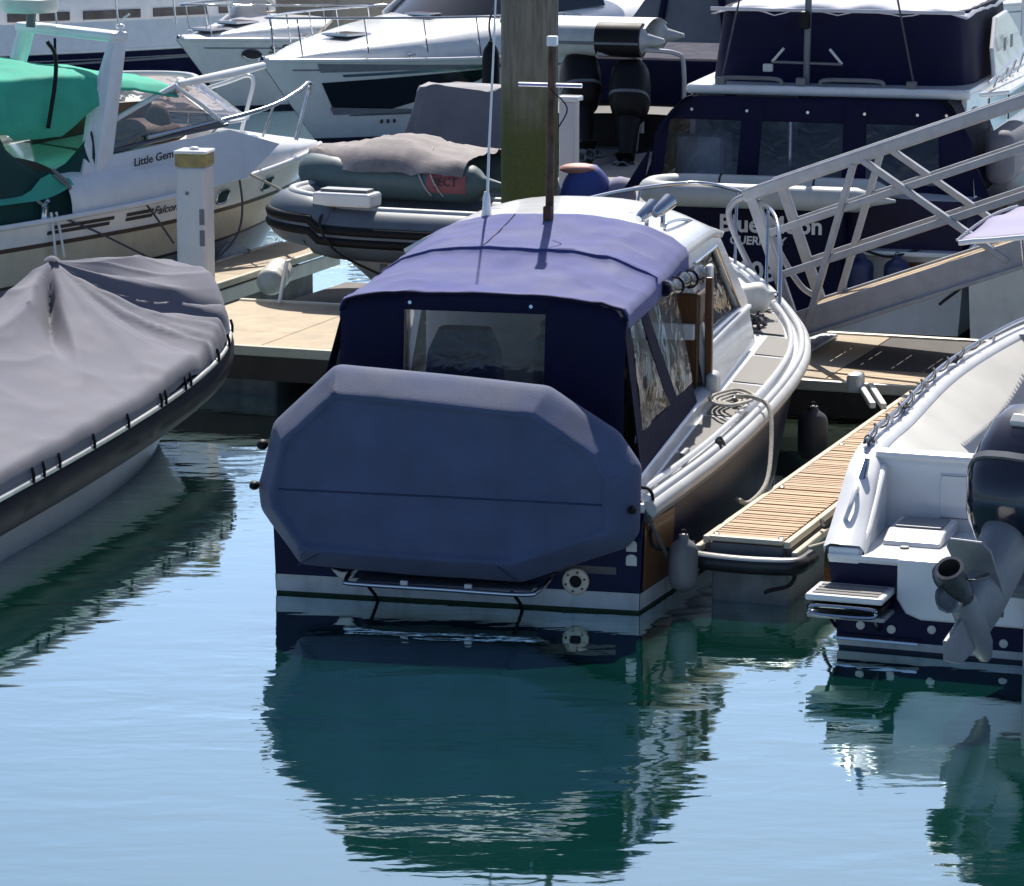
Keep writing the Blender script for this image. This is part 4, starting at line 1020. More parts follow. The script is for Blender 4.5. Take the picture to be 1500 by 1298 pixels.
cl = thing('winch_handle', 'chrome deck winch with two dangling white straps on the cruiser quarter', 'winch', GM.w(1.32,4.2,1.06), 52)
G().lathe([(.06,0),(.045,.05),(.05,.12),(.065,.14)], 12).obj('drum', 'steel', cl)
for k in range(3): G().tube([V(0,0,.14),V(.08*math.cos(k*2.1),.08*math.sin(k*2.1),.20)], .02, 6).obj('arm', 'steel', cl)
for k in (0,1): G().tube([V(.08,.03+.06*k,.08),V(.11,.04+.08*k,-.15),V(.12,.05+.1*k,-.38)], .014, 6).obj('strap', 'white', cl)

# ================================================================== WHITE SPEEDBOAT, right foreground
SB = Fr(3.063, 20.755, 20)
sb = thing('speedboat', 'open white speedboat with navy lower transom at the right edge', 'boat', (SB.o[0],SB.o[1],0), 20)
HS = Hull(6.6, [(0,1.13),(.9,1.18),(2,1.22),(3.5,1.25),(4.8,1.12),(5.6,.92),(6.2,.5),(6.6,.02)], [(0,.655),(.25,.76),(.9,1.07),(2,1.11),(4,1.20),(6.6,1.34)], .86, .35, -.3, 1.0)
zq = lambda y: tab(HS.zs, y)
g = G(); HS.band(g, lambda y: .50, zq); g.obj('hull_topside', 'white', sb, 40)
g = G(); HS.band(g, lambda y: .07, lambda y: .50, nz=4); HS.transom(g, .07, .56, nz=4); g.obj('hull_lower', 'navy', sb, 40)
g = G(); HS.band(g, lambda y: .02, lambda y: .07, nz=1, off=.004); HS.transom(g, .02, .07, nz=1, off=.004); g.obj('boot_stripe', 'boot', sb, 40)
g = G(); HS.band(g, lambda y: -.3, lambda y: .02, nz=2); HS.transom(g, -.3, .02, nz=2); g.obj('hull_bottom', 'antifoul', sb, 40)
# gunwale caps
for sd in (1,-1):
    rows = []
    for y in HS.ys(40, 0, 6.5):
        b = tab(HS.bs, y); w_ = .16 if y > .95 else lerp(.24,.17,y/.95); w_ = min(w_, b*.9)
        z = zq(y); rows.append([V(sd*(b+.02),y,z-.05), V(sd*(b+.025),y,z-.005), V(sd*(b-.02),y,z+.018), V(sd*(b-w_+.03),y,z+.014), V(sd*(b-w_),y,z-.02), V(sd*(b-w_-.01),y,z-.12)])
    G().grid(rows).obj('gunwale', 'white', sb, 50)
    rows = []
    for y in HS.ys(24, .95, 6.2):
        b = max(.05, tab(HS.bs, y)-.165); rows.append([V(sd*lerp(b,max(.03,b-.85),k/5), y, lerp(zq(y)-.02,.55,(k/5)**1.15)) for k in range(6)])
    G().grid(rows).obj('inner_liner', 'linergel', sb, 50)
G().box((0,3.3,.40), (2.0,4.6,.05)).obj('cockpit_sole', 'nonskid', sb)
rows = []
for y in HS.ys(10, 5.0, 6.5):
    b = max(.02, tab(HS.bs,y)-.1); rows.append([V(lerp(-b,b,k/8), y, zq(y)+.01+.05*(1-(2*k/8-1)**2)) for k in range(9)])
G().grid(rows).obj('foredeck', 'white', sb, 50)
# motor well: floor, front wall with rolled top, seat step, side cheeks
G().box((0,.45,.585), (2.1,.92,.05)).obj('well_floor', 'white', sb, 0, .015)
G().box((0,.94,.82), (2.1,.09,.50)).obj('well_wall', 'white', sb, 0, .03)
hw_ = G().box((-.25,.888,.84), (.72,.012,.30)).obj('access_hatch', 'white', sb, 0, .012)
G().tube([V(-.60,.886,.70),V(.10,.886,.70),V(.10,.886,.98),V(-.60,.886,.98)], .006, 5, True).obj('hatch_seal', 'darkalu', hw_)
G().box((-.25,.875,.95), (.07,.02,.03)).obj('hatch_catch', 'steel', hw_, 0, .004)
for x in (-.7,.7): G().lathe([(.03,0),(.03,.01),(.012,.012)], 12, Matrix.Translation((x,.3,.612))).obj('drain', 'darkalu', sb)
G().box((0,.97,1.085), (2.1,.17,.05)).obj('well_wall_cap', 'white', sb, 0, .02, seg=3)
for sd in (1,-1):
    po = [(.0,.60),(.88,.60),(.88,1.04),(.25,.75),(.0,.64)]
    G().prism([V(sd*(.90+.06*(p[0]>.5)),p[0],p[1]) for p in po], V(sd*.17,0,0)).obj('well_cheek', 'white', sb, 0, .02)
    G().box((sd*1.02,.012,.605), (.2,.05,.10)).obj('quarter_cap', 'white', sb, 0, .01)
    rows = [[V(sd*(.42+.46*i/10), .80-.55*(k/8)+.02*math.sin(i), .62+.10*math.cos(k/8*PI/2)**.7) for k in range(9)] for i in range(11)]
    stp = G().prism([V(sd*.48,.86,.61),V(sd*.48,.86,.70),V(sd*.48,.50,.69),V(sd*.48,.36,.64),V(sd*.48,.34,.61)], V(sd*.38,0,0)).obj('seat_step', 'white', sb, 0, .03, seg=3)
    G().box((sd*.67,.68,.70), (.30,.28,.012)).obj('seat_pad', 'greyhull', stp, 0, .004)
    c_ = G().tube([V(sd*1.08,.62,.90),V(sd*1.05,.68,1.10)], [.035,.018], 8).obj('cleat_horn', 'steel', sb, 60)
    G().box((sd*1.07,.45,.83), (.05,.14,.03)).obj('cleat_base', 'steel', c_, 0, .01)
    G().tube(spl([V(sd*1.08,.25,.78),V(sd*1.06,.28,.85),V(sd*1.06,.45,.95),V(sd*1.07,.5,.9)],4), .016, 6).obj('grab_handle', 'white', sb, 60)
G().box((0,-.012,.60), (2.24,.05,.035)).obj('transom_lip', 'white', sb, 0, .01)
# white engine pad
po = [V(-.66,-.02,.62),V(-.66,-.02,.36),V(-.60,-.02,.27),V(-.50,-.02,.235),V(.50,-.02,.235),V(.60,-.02,.27),V(.66,-.02,.36),V(.66,-.02,.62)]
G().prism(po, V(0,-.05,0)).obj('engine_pad', 'white', sb, 0, .02, seg=3)
# swim step port
ss = G().box((-.93,-.17,.40), (.50,.36,.045)).obj('swim_step', 'white', sb, 0, .015)
for k in range(4): G().box((-.93,-.29+k*.075,.425), (.42,.045,.006)).obj('tread_strip', 'nonskid', ss, 0)
G().box((-.93,-.17,.335), (.48,.33,.035)).obj('step_slot', 'black', ss, 0, .01)
G().tube(spl([V(-1.14,-.36,.33),V(-1.1,-.37,.30),V(-.76,-.37,.30),V(-.72,-.36,.33),V(-.76,-.37,.355),V(-1.1,-.37,.355)],4,True), .012, 6, True).obj('fold_ladder', 'steel', ss, 60)
G().box((-.93,-.15,.27), (.5,.28,.03)).obj('step_bracket', 'alu', ss, 0, .008)
for x in (-1.08,-.80): G().tube([V(x,-.2,.27),V(x+.02,-.02,.14)], .014, 6).obj('step_strut', 'steel', ss, 60)
for x, z in ((-.90,.16),(-.70,.15),(-.44,.17),(.02,.12)):
    G().lathe([(.028,0),(.028,.012),(.014,.018)], 12, Matrix.Translation((x,-.006,z)) @ Matrix.Rotation(PI/2,4,'X')).obj('skin_fitting', 'offwhite', sb)
G().box((-.78,-.06,.09), (.55,.10,.02)).obj('trim_tab', 'steel', sb, 0, .004); 
G().tube([V(.22,-.12,-.25),V(.22,-.12,.55)], .055, 14).obj('ladder_tube', 'offwhite', sb, 60)
# port rail with lashings
rl = [V(-(tab(HS.bs,y)-.05), y, zq(y)+.075) for y in [.98+k*.12 for k in range(46)]]
rr_ = G().tube(rl, .016, 8).obj('side_rail', 'steel', sb, 60)
for k in range(1,46,6): G().tube([rl[k]-V(0,0,.08), rl[k]], .012, 6).obj('rail_foot', 'steel', rr_, 60)
G().tube([V(.30,.93,1.10),V(.30,.93,1.19),V(.42,.93,1.19)], .018, 8).obj('rod_holder', 'steel', sb, 60)
G().lathe([(.02,0),(.02,.012)], 10, Matrix.Translation((.30,.90,.93)) @ Matrix.Rotation(PI/2,4,'X')).obj('skin_fitting', 'darkalu', sb)
for n_, y0 in enumerate((1.05,2.2,2.9,3.8)):
    pts = [SB.w(-(tab(HS.bs,y0)-.05)+.05*noise.noise(V(k*.8,n_*5,0)), y0+.16*noise.noise(V(n_*3,k*.8,0)), zq(y0)+.06+.05*noise.noise(V(0,n_*4,k*.8))) for k in range(36)]
    lb = ['grey cord knotted on the speedboat rail right beside its stern corner','grey cord wrapped on the speedboat rail, second knot from the stern','large tangled cord on the speedboat rail, third knot from the stern','cord knotted on the speedboat rail, farthest from the stern'][n_]
    rope('rail_lashing', pts, .010, 'ropegrey' if n_ != 2 else 'rope', lb, smooth_n=3)
pts = [V(-(tab(HS.bs,y)-.05)+.028*math.cos(y*16), y, zq(y)+.075+.03*math.sin(y*16)) for y in [1.1+k*.05 for k in range(66)]]
G().tube(spl(pts,2), .006, 6).obj('spiral_cord', 'ropegrey', rr_, 60)
rope('dock_line', [SB.w(-1.05,.66,1.0), D.w(1.0,-.1,.88), D.w(.84,.3,.58), D.w(.68,.62,.43), D.w(.62,.75,.45)], .014, 'ropeblack', 'black rope from the speedboat cleat over the pontoon edge')
rope('dock_line', [D.w(.62,.05,.33), D.w(.66,-.03,.28), D.w(.63,-.08,.18), D.w(.50,-.12,.14), D.w(.47,-.12,.12)], .014, 'ropeblack', 'loose black rope tail curling below the pontoon bumper')
rope('dock_line', [D.w(.70,.1,.40), D.w(.75,.6,.36), D.w(.82,1.2,.40), SB.w(-1.32,1.6,.60)], .012, 'rope', 'white rope slung low between pontoon side and speedboat')
def outboard(parent_thing, cowl_m, leg_m, tilt, steer, sx=1.0, vent=True, czo=0.):
    """parts of an outboard, pivot at the origin, tilted up"""
    M = Matrix.Rotation(R(steer),4,'Z') @ Matrix.Rotation(-R(tilt),4,'X') @ Matrix.Scale(sx,4)
    CZ = V(0,0,czo)
    rows = []
    for z, hw, y0, y1 in ((.02,.15,-.22,.20),(.08,.20,-.30,.25),(.2,.235,-.36,.29),(.36,.24,-.38,.31),(.5,.235,-.37,.31),(.62,.215,-.33,.29),(.70,.17,-.25,.24),(.735,.10,-.14,.16)):
        rows.append([M @ V(hw*math.copysign(abs(math.cos(a))**.6,math.cos(a)), (y0+y1)/2+(y1-y0)/2*math.copysign(abs(math.sin(a))**.7,math.sin(a)), z+czo) for a in [2*PI*k/28 for k in range(28)]])
    cw = G().loft(rows).obj('cowl', cowl_m, parent_thing, 50)
    rows = []
    for z, hw, y0, y1 in ((.25,.243,-.385,.315),(.285,.243,-.385,.315)):
        rows.append([M @ V(hw*math.copysign(abs(math.cos(a))**.6,math.cos(a)), (y0+y1)/2+(y1-y0)/2*math.copysign(abs(math.sin(a))**.7,math.sin(a)), z+czo) for a in [2*PI*k/28 for k in range(28)]])
    G().loft(rows).obj('cowl_band', 'darkalu', cw, 50)
    if vent: G().box(M @ V(.0,-.372,.48+czo), (.09*sx,.05*sx,.06*sx), (Matrix.Rotation(R(steer),3,'Z') @ Matrix.Rotation(-R(tilt),3,'X'))).obj('cowl_vent', 'offwhite', cw, 0, .012)
    rows = []
    for z, hw, y0, y1 in ((.04,.15,-.20,.16),(-.12,.125,-.20,.15),(-.34,.105,-.19,.14),(-.56,.085,-.19,.13),(-.70,.05,-.18,.12)):
        rows.append([M @ V(hw*math.copysign(abs(math.cos(a))**.8,math.cos(a)), (y0+y1)/2+(y1-y0)/2*math.sin(a), z) for a in [2*PI*k/20 for k in range(20)]])
    lg = G().loft(rows).obj('leg', leg_m, parent_thing, 50)
    po = [V(-.11,-.34,-.50),V(-.08,-.40,-.50),V(.08,-.40,-.50),V(.11,-.34,-.50),V(.09,.0,-.50),V(.04,.16,-.50),V(-.04,.16,-.50),V(-.09,.0,-.50)]
    G().prism([M @ p for p in po], (M.to_3x3() @ V(0,0,-.014))).obj('anti_ventilation_plate', leg_m, lg, 0, .004)
    gcv = []
    for y, r in ((.26,.006),(.22,.035),(.12,.062),(-.05,.07),(-.18,.066),(-.22,.06)):
        gcv.append([M @ V(r*math.cos(a), y, -.70+r*math.sin(a)) for a in [2*PI*k/16 for k in range(16)]])
    G().loft(gcv).obj('gear_case', leg_m, lg, 50)
    po = [V(.0,.10,-.74),V(.0,-.14,-.74),V(0,-.20,-.94),V(0,-.12,-.99),V(0,.02,-.90)]
    G().prism([M @ (p+V(-.012,0,0)) for p in po], M.to_3x3() @ V(.024,0,0)).obj('skeg', leg_m, lg, 0, .008)
    pr = []
    for y, r in ((-.225,.055),(-.30,.062),(-.40,.064),(-.44,.068)):
        pr.append([M @ V(r*math.cos(a), y, -.70+r*math.sin(a)) for a in [2*PI*k/18 for k in range(18)]])
    for y, r in ((-.44,.052),(-.34,.048)):
        pr.append([M @ V(r*math.cos(a), y, -.70+r*math.sin(a)) for a in [2*PI*k/18 for k in range(18)]])
    pp_ = G().loft(pr).obj('propeller_hub', 'propmetal', lg, 50)
    for b in range(3):
        a0 = b*2*PI/3+.5; rws = []
        for i in range(7):
            r = .055+.105*i/6; wd = .075*math.sin(PI*(.25+.68*i/6))**.8; tw = R(58-30*i/6); rw = []
            for k in range(5):
                s_ = (k/4-.5)*2*wd; a = a0+s_*math.cos(tw)/max(r,.06)
                rw.append(M @ V(r*math.cos(a), -.32+s_*math.sin(tw), -.70+r*math.sin(a)))
            rws.append(rw)
        G().grid(rws).obj('blade', 'propmetal', pp_, 60, 0, 0, .005)
    po = [V(-.12,.12,.0),V(.12,.12,.0),V(.10,.20,-.30),V(-.10,.20,-.30)]
    G().prism([M @ p for p in po], M.to_3x3() @ V(0,.06,0)).obj('clamp_bracket', 'ebgrey', parent_thing, 0, .015)
ob = thing('outboard_motor', 'large dark outboard tilted up with its grey propeller leg towards us', 'outboard', SB.w(.16,-.22,1.02), 20)
outboard(ob, 'cowl', 'ebgrey', 50, -12, 1.3, True, -.24)
G().box((0,.14,-.30), (.30,.14,.55)).obj('mount_bracket', 'ebgrey', ob, 0, .03)
G().tube(spl([V(.0,.2,-.1),V(-.12,.35,.05),V(-.2,.6,-.05),V(-.2,.95,-.1)],5), .03, 8).obj('rigging_hose', 'black', ob, 60)
# helm seat back, black, just inside
hs = thing('helm_seat', 'black seat back standing inside the speedboat cockpit', 'seat', SB.w(.55,2.0,.42), 20)
G().box((0,0,.45), (.5,.45,.12)).obj('cushion', 'black', hs, 0, .04)
G().box((0,.2,.85), (.5,.12,.75)).obj('backrest', 'black', hs, 0, .05, seg=3)
G().tube([V(0,0,0),V(0,0,.4)], .06, 10).obj('pedestal', 'alu', hs, 60)
# bimini over the cockpit
bm_ = thing('bimini_top', 'lilac canvas sun top on white tube frame over the speedboat', 'canopy', (SB.o[0],SB.o[1],0), 20)
BX0, BX1, BY0, BY1 = -1.06, 1.12, 3.30, 5.4
rows = [[V(lerp(BX0,BX1,k/20), lerp(BY0,BY1,i/20), 2.19+.10*math.sin(PI*k/20)+.04*math.sin(PI*i/20)-.02*math.sin(PI*2*i/20)**2+.006*noise.noise(V(k*.6,i*.6,0))) for k in range(21)] for i in range(21)]
cn = G().grid(rows).obj('canvas', 'lilac', bm_, 70, 0, 0, .01)
ed_ = [rows[i][0] for i in range(21)]
for i in range(0, 60):
    p = V(BX0, lerp(BY0,BY1,i/59), 2.195+.04*math.sin(PI*i/59))
    G().ell(p+V(-.012,0,.005), (.013,.014,.012), 6, 4).obj('lacing', 'whitecloth', cn) if i % 2 == 0 else None
G().tube([rows[0][k]+V(0,-.01,-.01) for k in range(21)], .02, 8).obj('hem_tube', 'white', bm_, 60)
G().tube([rows[0][k]+V(0,.3,.0) for k in range(21)], .006, 5).obj('seam', 'greycloth', cn, 60)
for x, xf in ((-.62,-.62),(BX1-.02,1.05)):
    for y in (BY0+.05,(BY0+BY1)/2,BY1): G().tube([V(xf,4.4,.6 if xf < 0 else 1.2),V(x,y,2.24 if xf < 0 else 2.17)], .014, 6).obj('frame_leg', 'steel', bm_, 60)

# ================================================================== NAVY FLYBRIDGE CRUISER behind the gangway
BM = Fr(2.9, 33.6, 16)
bm = thing('flybridge_cruiser', 'navy and white flybridge cruiser with canvas enclosed aft deck behind gangway', 'boat', (BM.o[0],BM.o[1],0), 16)
HM = Hull(10, [(0,1.62),(2,1.75),(5,1.75),(7.5,1.4),(9,.7),(9.7,.25),(10,.02)], [(0,1.38),(4,1.5),(10,1.9)], .93, .4, -.3, 1.4)
zm = lambda y: tab(HM.zs, y)
g = G(); HM.band(g, lambda y: .86, zm); HM.transom(g, .86, 1.38); g.obj('hull_topside', 'navy', bm, 40)
g = G(); HM.band(g, lambda y: .05, lambda y: .86); HM.transom(g, .05, .86); g.obj('hull_lower', 'white', bm, 40)
g = G(); HM.band(g, lambda y: -.3, lambda y: .05, nz=2); HM.transom(g, -.3, .05, nz=2); g.obj('hull_bottom', 'antifoul', bm, 40)
for sd in (1,-1): G().tube(HM.rail(-.52, 0, 9.9, 30, sd, .01), .035, 8).obj('rub_rail', 'white', bm, 60)
G().box((0,-.10,.87), (3.15,.22,.05)).obj('transom_step', 'white', bm, 0, .015)
g = G(); HM.deck(g, -.02, 0, 9.9); g.obj('deck', 'white', bm, 40)
# navy stern locker that carries the name
bx = G().box((-.48,-.25,.74), (1.86,.22,1.16)).obj('stern_locker', 'navymatte', bm, 0, .05, seg=3)
tm = lambda x, z: face_m((x,-.366,z), (1,0,0), (0,0,1))
text('name_lettering', 'Blue Moon', .235, 'lettering', tm(-.27,1.13), bx, .0, .006)
text('port_lettering', 'GUERNSEY', .115, 'lettering', tm(-.40,.97), bx, .1, .003)
text('number_lettering', '103', .27, 'lettering', tm(-.40,.66), bx, .0, .006)
G().box((1.12,-.02,.66), (.34,.03,.22)).obj('teak_patch', 'teak', bm, 0, .005)
# canvas enclosure
def enc(x, z):      # aft face bows slightly, leans forward as it rises
    return V(x*(1-.05*max(0,(z-1.4)/.9)), .42+.16*(z-1.4)/.9+.06*(x/1.6)**2+.008*noise.noise(V(x*3,z*3,1)), z)
EL, ER, EB, ET = -1.72, 1.60, 1.36, 2.30
wins = [(-1.58,-.80),(-.58,.28),(.52,1.26)]
W0, W1 = 1.47, 2.06
def etop(x): return ET-.42*max(0,(abs(x+.06)-1.25)/.42)**2.2
def pnl(g, x0, x1, z0, z1, nx=8, nz=6, tf=None):
    g.grid([[enc(lerp(x0,x1,i/nx), lerp(z0, tf(lerp(x0,x1,i/nx)) if tf else z1, j/nz)) for i in range(nx+1)] for j in range(nz+1)])
g = G(); xs = [EL]+[q for w_ in wins for q in w_]+[ER]
for i in range(0, 8, 2): pnl(g, xs[i], xs[i+1], EB, ET, 6, 10, etop)
for a, b_ in wins: pnl(g, a, b_, W1, ET, 8, 4, etop); pnl(g, a, b_, EB, W0, 8, 2)
en = g.obj('aft_curtain', 'navycloth', bm, 60, 0, 0, .01)
for a, b_ in wins:
    g = G(); pnl(g, a-.01, b_+.01, W0-.01, W1+.01, 8, 6); g.obj('clear_window', 'vinyl_blue', en, 60)
for x in (-1.35,-.75,-.1,.5,1.05,1.35): G().lathe([(.016,0),(.016,.006)], 8, Matrix.Translation(enc(x,2.16)+V(0,-.012,0)) @ Matrix.Rotation(PI/2,4,'X')).obj('press_stud', 'steel', en)
for sd, xx in ((1,ER),(-1,EL)):      # side curtains run forward, flare at the foot
    rows = []
    for i in range(9):
        y = lerp(.46, 2.4, i/8); rows.append([V(lerp(xx+sd*.05, xx*.93, k/6), y+.14*k/6*(1-i/8), lerp(1.38, 1.90, k/6)) for k in range(7)])
    sd_c = G().grid(rows).obj('side_curtain', 'navycloth', bm, 60, 0, 0, .01)
    rows = []
    for i in range(9):
        y = lerp(.56, 2.4, i/8); rows.append([V(sd*lerp(abs(xx)*.93, 1.30, k/6), y, 1.90+.40*math.sin(PI/2*k/6)) for k in range(7)])
    G().grid(rows).obj('top_shoulder', 'navycloth', sd_c, 60)
    G().prism([V(xx+sd*.02,.40,1.40),V(xx+sd*.20,.30,1.37),V(xx-sd*.03,.47,1.78)], V(0,.012,0)).obj('foot_flap', 'navycloth', sd_c, 0)
# things seen dimly inside
G().box((0,2.45,1.85), (2.75,.05,.95)).obj('saloon_bulkhead', 'dimwall', bm, 0, .01)
G().box((-.9,2.38,1.8), (.7,.04,.8)).obj('saloon_door', 'navyglass', bm, 0, .02)
G().tube([V(-.34,.9,1.4),V(-.34,.9,2.2)], .03, 8).obj('awning_pole', 'steel', bm, 60)
G().box((-1.3,1.2,1.62), (.5,.6,.5)).obj('deck_chair', 'offwhite', bm, 0, .08)
# hardtop and flybridge
ht = G().prism([V(-1.40,.75,0),V(1.50,.75,0),V(1.52,6,0),V(-1.6,6,0)], V(0,0,.10)); 
for i, v in enumerate(ht.v): ht.v[i] = (v[0],v[1],v[2]+2.30)
hto = ht.obj('hardtop', 'white', bm, 0, .04, seg=3)
for x0, x1 in ((-1.05,-.42),(-.02,.62)):
    G().tube(spl([V(x0,.80,2.40),V(x0+.03,.79,2.46),V((x0+x1)/2,.78,2.47),V(x1-.03,.79,2.46),V(x1,.80,2.40)],5), .022, 8).obj('grab_rail', 'darkalu', hto, 60)
for x, z in ((-.22,2.44),(-1.05,2.43),(.90,2.43)): G().box((x,.82,z), (.10,.10,.08)).obj('deck_fitting', 'darkalu', hto, 0, .01)
rows = []
for i in range(13):
    z = 2.39+i*.062; u = i/12
    rw = []
    for k in range(60):
        a = 2*PI*k/60; c_, s_ = math.cos(a), math.sin(a)
        rw.append(V(.06+lerp(1.36,1.28,u)*math.copysign(abs(c_)**.22,c_)*(1+.012*noise.noise(V(c_*5,s_*5,z*2))), 2.9+lerp(1.75,1.65,u)*math.copysign(abs(s_)**.3,s_), z))
    rows.append(rw)
fc = G().loft(rows).obj('flybridge_cover', 'navycloth', bm, 50)
rows = [[V(.06+1.31*lerp(-1,1,k/24), 2.9+1.66*lerp(-1,1,i/20), 3.13+.24*(1-abs(lerp(-1,1,k/24))**2)*(1-abs(lerp(-1,1,i/20))**3)+.05*abs(math.sin(k*.52))+.03*noise.noise(V(k*.4,i*.4,2))-.05) for k in range(25)] for i in range(21)]
ft = G().grid(rows).obj('flybridge_top_sheet', 'whitecloth', bm, 60, 0, 0, .01)
G().tube([V(lerp(-1.24,1.36,k/20),1.17,3.135) for k in range(21)], .02, 6).obj('sheet_hem', 'whitecloth', ft, 60)
ss_ = G().tube([V(-.20,.98,2.40),V(-.20,1.05,3.7)], .035, 8).obj('ensign_staff', 'darkalu', bm, 60)
G().box((-.22,.96,3.05), (.10,.10,.18)).obj('staff_light', 'black', ss_, 0, .02)
G().tube([V(-.56,1.0,2.62),V(.16,1.0,2.61)], .016, 6).obj('staff_bar', 'darkalu', ss_, 60)
for a, b_ in (((-.56,2.62),(-.44,2.76)),((.16,2.61),(.03,2.76))): G().tube([V(a[0],1.0,a[1]),V(b_[0],1.0,b_[1])], .014, 6).obj('staff_arm', 'offwhite', ss_, 60)
G().box((-.60,1.0,2.56), (.10,.06,.08)).obj('staff_box', 'offwhite', ss_, 0, .01)
for a, b_ in (((-1.05,.85,2.42),(-.85,1.1,3.6)), ((.92,.85,2.42),(.62,1.1,3.6))): G().tube([a,b_], .010, 6).obj('stay', 'ropegrey', bm, 60)
# deckhouse going forward on the starboard side
rows = []
for sd in (1,):
    po = [(.95,1.40),(7.2,1.55),(6.4,2.31),(1.1,2.31)]
    dh = G().prism([V(sd*1.42,p[0],p[1]) for p in po], V(-sd*.06,0,0)).obj('deckhouse_side', 'white', bm, 0, .01)
    for a, b_ in ((2.6,3.9),(4.1,5.6)): G().box((sd*1.424,(a+b_)/2,1.98), (.02,b_-a,.36)).obj('saloon_window', 'darkglass', dh, 0, .008)
    G().box((sd*1.43,1.6,2.08), (.02,.22,.16)).obj('vent_hatch', 'offwhite', dh, 0, .01)
dh2 = G().prism([V(-1.42,p[0],p[1]) for p in [(.95,1.40),(7.2,1.55),(6.4,2.31),(1.1,2.31)]], V(.06,0,0)).obj('deckhouse_side', 'white', bm, 0, .01)
# wing with painted marks, top rails to starboard
wg = G().prism([V(1.50,2.2,2.40),V(1.50,4.6,2.42),V(1.46,4.2,2.75),V(1.42,3.5,3.02),V(1.42,2.7,3.0),V(1.46,2.25,2.7)], V(.05,0,0)).obj('flybridge_wing', 'white', bm, 0, .015)
for k, s_ in enumerate(('II','II')): G().box((1.555,2.75+.5*k,2.72), (.006,.16,.14)).obj('wing_mark', 'darkalu', wg, 0)
sr = G().tube([V(1.62,1.2,2.44),V(1.68,3,2.60),V(1.70,6,2.75)], .016, 6).obj('side_rail', 'steel', bm, 60)
for y in (1.6,2.2,2.8,3.4,4.0,4.6,5.2): G().tube([V(1.60,y,2.34),V(1.67,y,2.46+.06*(y-1.2))], .010, 6).obj('stanchion', 'steel', sr, 60)
G().prism([V(1.55,1.0,2.31),V(1.80,1.4,2.31),V(1.84,6,2.34),V(1.55,6,2.34)], V(0,0,.05)).obj('side_deck_overhang', 'white', bm, 0, .02)
G().box((1.78,1.5,1.72), (.3,1.3,.55)).obj('bagged_liferaft', 'tarp', bm, 40, .13, seg=4)
G().tube([V(1.9,1.5,2.9),V(1.9,1.5,4)], .02, 6).obj('aerial', 'white', bm, 60)
rows = []
for i in range(10):
    u = i/9; rows.append([V(2.05+.32*math.sin(PI*u)*math.cos(a)*.8, 2.6+.5*math.sin(PI*u)*math.sin(a), 2.72+.36*u) for a in [2*PI*k/16 for k in range(16)]])
G().loft(rows).obj('spotlight_cover', 'greyhull', bm, 60)
# fenders hung under the gangway
fender('fender', BM.w(.62,-.30,.66), .13, .34, 'fender_blue', 'left navy teardrop fender on flybridge cruiser stern below gangway deck')
fender('fender', BM.w(.98,-.30,.66), .13, .34, 'fender_blue', 'right navy teardrop fender on flybridge cruiser stern beside teak patch')
rope('fender_line', [BM.w(.62,-.30,.92), BM.w(.9,-.25,.85), BM.w(1.2,-.12,.93)], .014, 'ropeblack', 'black line looped between the two navy fenders')
rope('mooring_line', [BM.w(1.55,-.05,.95), BM.w(1.7,-.5,.7), BM.w(1.5,-.9,.5)], .016, 'ropeblack', 'short black mooring line at the flybridge cruiser corner right of fenders')
# white dinghy slung across its stern
DW = Fr(*BM.w(.80,-.32,0)[:2], 16-90)
dn = thing('stern_dinghy', 'white inflatable dinghy slung across the stern above the boat name', 'dinghy', (DW.o[0],DW.o[1],0), 16-90)
tb, full = inflatable(dn, 2.4, 1.0, .12, 'hypalon_pale', .0, z0=1.45)
for k in (10, 22): G().tube([full[k]+V(.123*math.cos(a), 0, .123*math.sin(a)) for a in [2*PI*j/16 for j in range(16)]], .010, 5, True).obj('band', 'black', tb, 60)
rows = [[V(lerp(-.28,.28,k/6), lerp(.1,1.8,i/12), 1.40) for k in range(7)] for i in range(13)]
G().grid(rows).obj('floor', 'hypalon', dn, 40, 0, 0, .02)
dv = thing('davit', 'grey slanting stern davit arm holding the white dinghy', 'davit', (BM.o[0],BM.o[1],0), 16)
G().beam((-2.0,-.95,.82),(-1.25,-.25,1.42), .12,.14).obj('arm', 'alu', dv, 0, .02)
G().box((-1.22,-.2,1.40), (.16,.2,.14)).obj('hinge', 'darkalu', dv, 0, .02)

# ================================================================== dark boat, outboards and davit dinghy right of the pile
KB = Fr(1.5, 41.2, 18)
kb = thing('dark_boat', 'black hulled boat in shadow behind the timber pile', 'boat', (KB.o[0],KB.o[1],0), 18)
HK = Hull(8, [(0,1.35),(3,1.5),(6,1.1),(7.5,.4),(8,.02)], [(0,1.45),(8,1.7)], .9, .4, -.3, 1)
g = G(); HK.band(g, lambda y: -.3, lambda y: tab(HK.zs,y)); HK.transom(g, -.3, 1.45); g.obj('hull', 'black', kb, 40)
g = G(); HK.deck(g, -.03); g.obj('deck', 'black', kb, 40)
G().prism([V(-1.1,1.0,1.2),V(1.25,1.0,1.2),V(1.25,1.2,2.05),V(-1.0,1.2,2.05)], V(0,2.6,0)).obj('cabin', 'navycloth', kb, 0, .06, seg=3)
G().box((-.35,-.2,1.02), (.5,.3,.10)).obj('outboard_bracket', 'darkalu', kb, 0, .02)
for pts in ([(.1,-.1,1.25),(.1,-.12,2.0),(.02,-.25,2.18),(-.35,-.5,2.22)], [(.62,-.1,1.25),(.62,-.12,2.05),(.55,-.2,2.22),(.25,-.5,2.28)]):
    G().tube(spl(pts, 5), .028, 8).obj('davit_tube', 'alu', kb, 60)
G().tube([V(-1.35,-.1,1.86),V(-.55,-.1,1.84)], .018, 6).obj('rail', 'steel', kb, 60)
for x in (-1.3,-1.0,-.7): G().tube([V(x,-.1,1.2),V(x,-.1,1.86)], .014, 6).obj('stanchion', 'steel', kb, 60)
